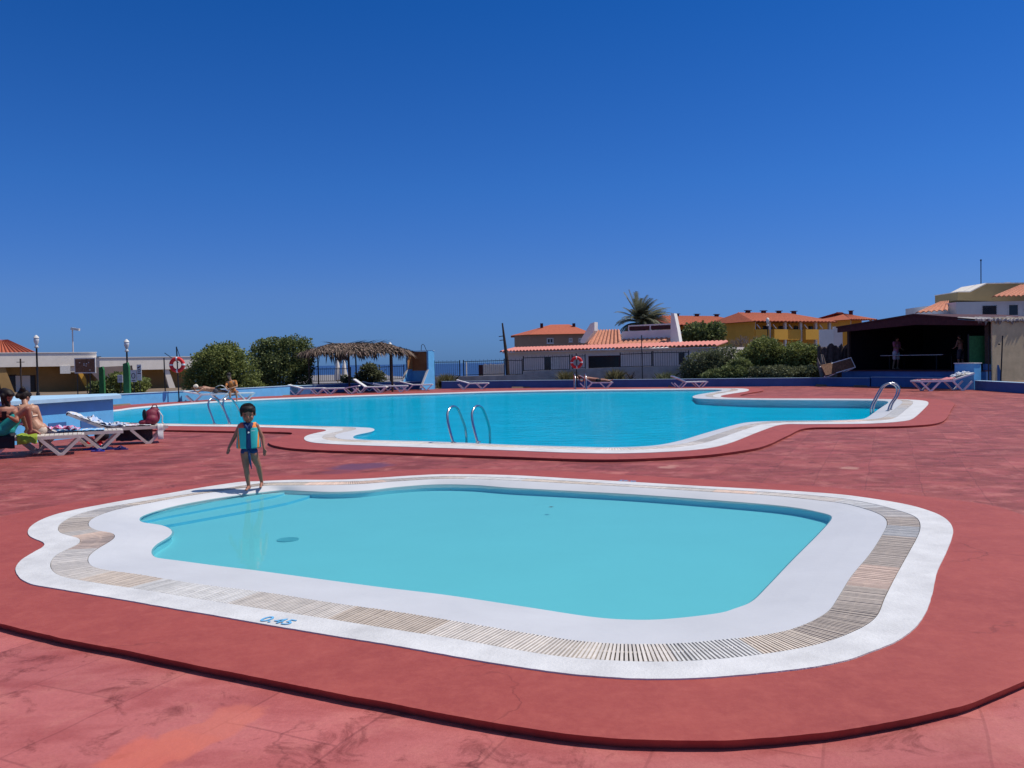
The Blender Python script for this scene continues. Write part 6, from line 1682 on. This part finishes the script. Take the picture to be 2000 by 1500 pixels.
MB().box((c0.x + .058, -.117, q(0, 548).z), (.048, .004, .007)).build('chest_print', 'bandwhite', kid)
# swim briefs
mb = MB(); hl, hr, pl_ = J['hiL'], J['hiR'], J['pel']
mb.cap(hl.lerp(hr, .06) + Vector((0, 0, .03)), hl.lerp(hr, .94) + Vector((0, 0, .03)), .064, .064, 14); mb.cap(pl_ + Vector((0, 0, .01)), pl_ + Vector((0, 0, .06)), .078, .080, 14)
mb.cap(pl_ + Vector((0, -.01, -.03)), pl_ + Vector((0, .0, -.07)), .046, .03, 12)
remeshed(mb, 'swim_briefs', 'vnavy', kid, .007, 3)
s0 = q(548, 850); MB().tube([(s0.x - .004, -.085, s0.z + .05), (s0.x, -.09, s0.z - .05), (s0.x + .010, -.075, s0.z - .13), (s0.x + .022, -.06, s0.z - .20)], [.012, .016, .013, .005], 8).build('crotch_strap', 'vnavy', kid, smooth=True)

_piv = Matrix.Translation((c0.x, .0, 0)) @ Matrix.Rotation(radians(17), 4, 'Z') @ Matrix.Translation((-c0.x, 0, 0))
for o_ in kid.children:
    if o_.name.split('.')[0] in ('swim_vest', 'collar', 'shoulder_strap', 'zip', 'zip_pull', 'chest_print', 'crotch_strap'): o_.data.transform(_piv)
# ---------------- seated pair on the left loungers
def PJ(**kw): return {n: P(*v) for n, v in kw.items()}
YA = 15.35
Ja = PJ(pel=(8, 838, YA + .1), wai=(9, 822, YA + .1), che=(13, 806, YA), nek=(14, 791, YA), hed=(15, 774, YA - .02), shL=(-3, 800, YA - .12), shR=(29, 799, YA + .08),
    elL=(-14, 824, YA - .2), elR=(33, 822, YA - .12), wrL=(-2, 813, YA - .38), wrR=(20, 815, YA - .34), hnL=(11, 810, YA - .42), hnR=(6, 811, YA - .42),
    hiL=(2, 839, YA - .05), hiR=(16, 839, YA + .2), knL=(53, 799, YA + .0), knR=(42, 803, YA + .35), anL=(60, 838, YA + .1), anR=(54, 838, YA + .42), toL=(78, 847, YA + .12), toR=(72, 845, YA + .45))
pa, mb, J, B = body('person', 'dark haired person in teal shorts with raised knees, looking down at a phone', 'person', tuple(Vector(l1.location)), Ja, 1.0, 'skinB', .235, (.85, -.22, -.62), .010, fem=True, pn=(0, .2, .4))
remeshed(mb, 'body', 'skinB', pa, .010, 4); face_parts(pa, J['hed'], .235, B)
e = [(J['hed'] + B @ Vector((0, -.10, .02)), J['nek'] + Vector((-.04, .06, -.10)), .085, .07), (J['hed'] + B @ Vector((-.08, -.03, .0)), J['nek'] + Vector((-.10, -.04, -.16)), .05, .035), (J['hed'] + B @ Vector((.09, -.02, .0)), J['nek'] + Vector((.06, .02, -.12)), .05, .03)]
hair_cap(pa, J['hed'], .235, B, extra=e)
mb = MB()
for s_ in 'LR': mb.cap(J['hi' + s_], J['hi' + s_].lerp(J['kn' + s_], .52), .112, .098, 14)
mb.cap(J['hiL'], J['hiR'], .125, .125, 14); mb.cap(J['pel'], J['wai'].lerp(J['pel'], .55), .135, .125, 14)
remeshed(mb, 'shorts', 'teal', pa, .013, 3)
mb = MB(); c = J['che'].lerp(J['wai'], .25); mb.cap(c + Vector((-.06, 0, 0)), c + Vector((.06, 0, 0)), .128, .128, 14)
remeshed(mb, 'bikini_top', 'black', pa, .012, 2)
ph = thing('phone', 'dark phone in the hands of the person in teal shorts', 'phone', P(8, 810, YA - .46))
MB().box((0, 0, 0), (.075, .010, .145), rz=.6, rx=.6).build('phone_case', 'black', ph); MB().box((0, .008, .003), (.066, .004, .13), rz=.6, rx=.6).build('screen', 'glass', ph)

YB = 16.15
Jb = PJ(pel=(72, 835, YB), wai=(64, 823, YB), che=(54, 805, YB - .03), nek=(49, 790, YB), hed=(49.5, 775, YB + .08), shL=(34, 797, YB - .03), shR=(70, 796, YB + .03),
    elL=(33, 822, YB + .18), elR=(79, 820, YB + .05), wrL=(50, 832, YB + .36), wrR=(82, 838, YB + .10), hnL=(60, 836, YB + .42), hnR=(84, 849, YB + .12),
    hiL=(62, 836, YB + .02), hiR=(83, 837, YB + .03), knL=(76, 842, YB + .50), knR=(96, 842, YB + .46), anL=(80, 868, YB + .62), anR=(91, 868, YB + .58), toL=(82, 873, YB + .80), toR=(96, 872, YB + .76))
pb, mb, J, B = body('person', 'person in a cream bikini seen from behind, seated between the left loungers', 'person', tuple(Vector(l1.location)), Jb, 1.0, 'skinC', .232, (.35, .85, -.45), .010, fem=True, pn=(0, .3, -.3))
remeshed(mb, 'body', 'skinC', pb, .010, 4); face_parts(pb, J['hed'], .232, B)
hair_cap(pb, J['hed'], .232, B, extra=[(J['hed'] + B @ Vector((0, -.10, .02)), J['hed'] + B @ Vector((.0, -.15, -.05)), .075, .05), (J['hed'] + B @ Vector((0.02, -.12, .09)), J['hed'] + B @ Vector((.05, -.15, .10)), .06, .05)])
mb = MB(); mb.cap(J['hiL'] + Vector((.02, 0, -.02)), J['hiR'] + Vector((-.02, 0, -.02)), .117, .117, 14)
remeshed(mb, 'bikini_bottom', 'cream_cloth', pb, .012, 3)
c = J['che'].lerp(J['wai'], .35); ax = (J['shR'] - J['shL']).normalized(); upv = (J['che'] - J['wai']).normalized(); fw = ax.cross(upv)
ringp = [c + ax * .137 * cos(2 * pi * i / 28) + fw * .122 * sin(2 * pi * i / 28) for i in range(28)]
bt_ = MB().tube(ringp, .014, 8, close=True)
for s_ in (-1, 1):
    sh_ = J['shR'] if s_ > 0 else J['shL']
    top_ = sh_.lerp(J['nek'], .35) + Vector((0, 0, .035))
    sb_ = c + ax * s_ * .09 - fw * .12 if (fw.y > 0) else c + ax * s_ * .09 + fw * .12
    bt_.tube([sb_, sb_.lerp(top_, .5) + (top_ - J['che']) * .0 + Vector((0, -.028, .02)), top_ + Vector((0, -.02, .015)), top_ + Vector((0, .04, .01))], .010, 6)
bt_.build('bikini_top', 'cream_cloth', pb, smooth=True)

# ---------------- sunbathers behind the left arm
YK = l_k.location.y
Jl = PJ(pel=(420, 762, YK + .1), wai=(411, 761, YK + .1), che=(400, 759, YK), nek=(390, 757.5, YK), hed=(382, 756, YK - .02), shL=(395, 760, YK - .2), shR=(396, 757, YK + .2),
    elL=(386, 766, YK - .35), elR=(388, 757, YK + .4), wrL=(379, 762, YK - .25), wrR=(380, 757, YK + .3), hnL=(374, 761, YK - .15), hnR=(375, 758, YK + .2),
    hiL=(421, 763.5, YK), hiR=(422, 761, YK + .22), knL=(432, 764, YK + .25), knR=(433, 763, YK + .5), anL=(441, 765, YK + .5), anR=(442, 764, YK + .7), toL=(444, 766.5, YK + .6), toR=(445, 765.5, YK + .8))
pl1, mb, J, B = body('person', 'sunbather lying face down with a cream cap behind the left pool arm', 'person', tuple(Vector(l_k.location)), Jl, .95, 'skinA', .23, (-.8, -.3, -.35), .014, hup=(-.4, 0, 1), pn=(0, 0, -1))
remeshed(mb, 'body', 'skinA', pl1, .014, 4); hair_cap(pl1, J['hed'], .235, B, 'cap', voxel=.014, name='cap')
mb = MB(); mb.cap(J['hiL'], J['hiR'], .118, .118, 12); remeshed(mb, 'swim_briefs', 'towelgrey', pl1, .015, 2)
YL2 = l_l.location.y
Js = PJ(pel=(456, 766, YL2 + .15), wai=(454, 759, YL2 + .12), che=(451, 749, YL2 + .05), nek=(449, 740, YL2), hed=(447, 733, YL2 - .08), shL=(443, 747, YL2), shR=(460, 745, YL2 + .1),
    elL=(441, 757, YL2 - .2), elR=(463, 755, YL2 - .1), wrL=(449, 762, YL2 - .35), wrR=(452, 758, YL2 - .32), hnL=(454, 764, YL2 - .40), hnR=(447, 761, YL2 - .38),
    hiL=(452, 768, YL2 + .05), hiR=(461, 767, YL2 + .18), knL=(449, 766, YL2 - .38), knR=(461, 765, YL2 - .3), anL=(450, 780, YL2 - .45), anR=(463, 779, YL2 - .38), toL=(449, 783, YL2 - .62), toR=(463, 782, YL2 - .55))
ps, mb, J, B = body('person', 'seated person with dark hair in a rust and orange top by the blue wall', 'person', tuple(Vector(l_l.location)), Js, 1.0, 'skinA', .235, (-.2, -.85, -.5), .014, fem=True, pn=(0, .3, .2))
remeshed(mb, 'body', 'skinA', ps, .014, 4); face_parts(ps, J['hed'], .235, B); hair_cap(ps, J['hed'], .24, B, voxel=.014, extra=[(J['hed'] + Vector((0, .08, 0)), J['nek'] + Vector((0, .1, -.1)), .08, .06)])
mb = MB(); mb.cap(J['pel'], J['wai'], .145, .135, 14); mb.cap(J['wai'], J['che'], .135, .150, 14); mb.cap(J['shL'].lerp(J['shR'], .08), J['shL'].lerp(J['shR'], .92), .075, .075, 12)
for s_ in 'LR': mb.cap(J['sh' + s_], J['sh' + s_].lerp(J['el' + s_], .6), .068, .058, 12)
remeshed(mb, 'shirt', pmat('rust_orange_top', (.42, .14, .035), .85, .3, 9), ps, .015, 3) if False else None
M['rusttop'] = pmat('rust_orange_top', (.42, .15, .04), .85, .5, 7)
remeshed(mb, 'shirt', 'rusttop', ps, .015, 3)
mb = MB(); mb.cap(J['hiL'], J['hiR'], .125, .125, 12)
for s_ in 'LR': mb.cap(J['hi' + s_], J['hi' + s_].lerp(J['kn' + s_], .6), .108, .09, 12)
remeshed(mb, 'shorts', 'brown_cloth', ps, .015, 3)

# ---------------- sunbather by the far ladder
YE = ctrl.location.y
Je = PJ(pel=(1167, 742, YE), wai=(1158, 741, YE), che=(1147, 739.5, YE), nek=(1138, 737, YE), hed=(1131, 736, YE), shL=(1143, 740, YE - .2), shR=(1143, 738, YE + .2),
    elL=(1136, 745, YE - .3), elR=(1137, 738, YE + .35), wrL=(1129, 739, YE - .25), wrR=(1130, 735, YE + .25), hnL=(1127, 735, YE - .12), hnR=(1128, 733, YE + .12),
    hiL=(1167, 743, YE - .1), hiR=(1167, 741.5, YE + .12), knL=(1180, 742.5, YE - .1), knR=(1180, 741.5, YE + .14), anL=(1192, 744.5, YE - .1), anR=(1192, 743.5, YE + .14), toL=(1196, 741, YE - .12), toR=(1197, 741, YE + .18))
pe, mb, J, B = body('person', 'tanned sunbather lying on the pale lounger by the far ladder', 'person', tuple(Vector(ctrl.location)), Je, .95, 'skinB', .225, (.25, -.2, .95), .015, hup=(-1, 0, .25), pn=(0, 0, 1))
remeshed(mb, 'body', 'skinB', pe, .015, 4); face_parts(pe, J['hed'], .225, B); hair_cap(pe, J['hed'], .23, B, voxel=.015)
mb = MB(); mb.cap(J['hiL'], J['hiR'], .115, .115, 12)
for s_ in 'LR': mb.cap(J['hi' + s_], J['hi' + s_].lerp(J['kn' + s_], .35), .10, .09, 12)
remeshed(mb, 'swim_shorts', 'black', pe, .016, 2)

# ---------------- players in the dark shed
def player(px, label, back, mats, facing, hscale=1.0):
    u, z = FS.uz(px, 690, back); b0 = FS.L + FS.x * u - FS.n * back; b0.z = FLZ + .05
    r = FS.x; n_ = FS.n; f = Vector(facing).normalized(); sd = f.cross(Vector((0, 0, 1)))
    pt = lambda s_, d_, z_: b0 + sd * s_ + f * d_ + Vector((0, 0, z_ * hscale))
    Jp = dict(pel=pt(0, 0, .95), wai=pt(0, .02, 1.1), che=pt(0, .03, 1.3), nek=pt(0, .05, 1.5), hed=pt(0, .09, 1.63), shL=pt(-.17, .03, 1.43), shR=pt(.17, .03, 1.43),
        elL=pt(-.24, .08, 1.15), elR=pt(.25, .1, 1.17), wrL=pt(-.18, .28, 1.05), wrR=pt(.18, .33, 1.14), hnL=pt(-.13, .42, 1.03), hnR=pt(.12, .47, 1.18),
        hiL=pt(-.09, 0, .9), hiR=pt(.09, 0, .9), knL=pt(-.11, .05, .5), knR=pt(.13, .02, .5), anL=pt(-.11, -.02, .09), anR=pt(.16, -.06, .09), toL=pt(-.12, .14, .03), toR=pt(.18, .10, .03))
    t, mb, J, B = body('person', label, 'person', tuple(b0), Jp, 1.0, 'skinA', .23, tuple(f + Vector((0, 0, -.2))), .015, pn=(0, 0, 1))
    remeshed(mb, 'body', 'skinA', t, .015, 4); face_parts(t, J['hed'], .23, B); hair_cap(t, J['hed'], .235, B, voxel=.015)
    m2 = MB(); m2.cap(J['hiL'], J['hiR'], .125, .125, 12)
    for s_ in 'LR': m2.cap(J['hi' + s_], J['hi' + s_].lerp(J['kn' + s_], .75), .115, .10, 12)
    remeshed(m2, 'shorts', mats[1], t, .016, 3)
    if mats[0]:
        m2 = MB(); m2.cap(J['pel'], J['wai'], .145, .14, 12); m2.cap(J['wai'], J['che'], .14, .15, 12); m2.cap(J['shL'], J['shR'], .085, .085, 12)
        for s_ in 'LR': m2.cap(J['sh' + s_], J['sh' + s_].lerp(J['el' + s_], .6), .075, .065, 12)
        remeshed(m2, 'shirt', mats[0], t, .016, 3)
    return t
player(1750, 'player in a pink shirt and white shorts at the left end of the shed table', 1.8, ('pinkshirt', 'whiteshort'), FS.x)
player(1877, 'bare chested player in the shade at the right end of the shed table', 1.6, (None, 'towelgrey'), -FS.x)
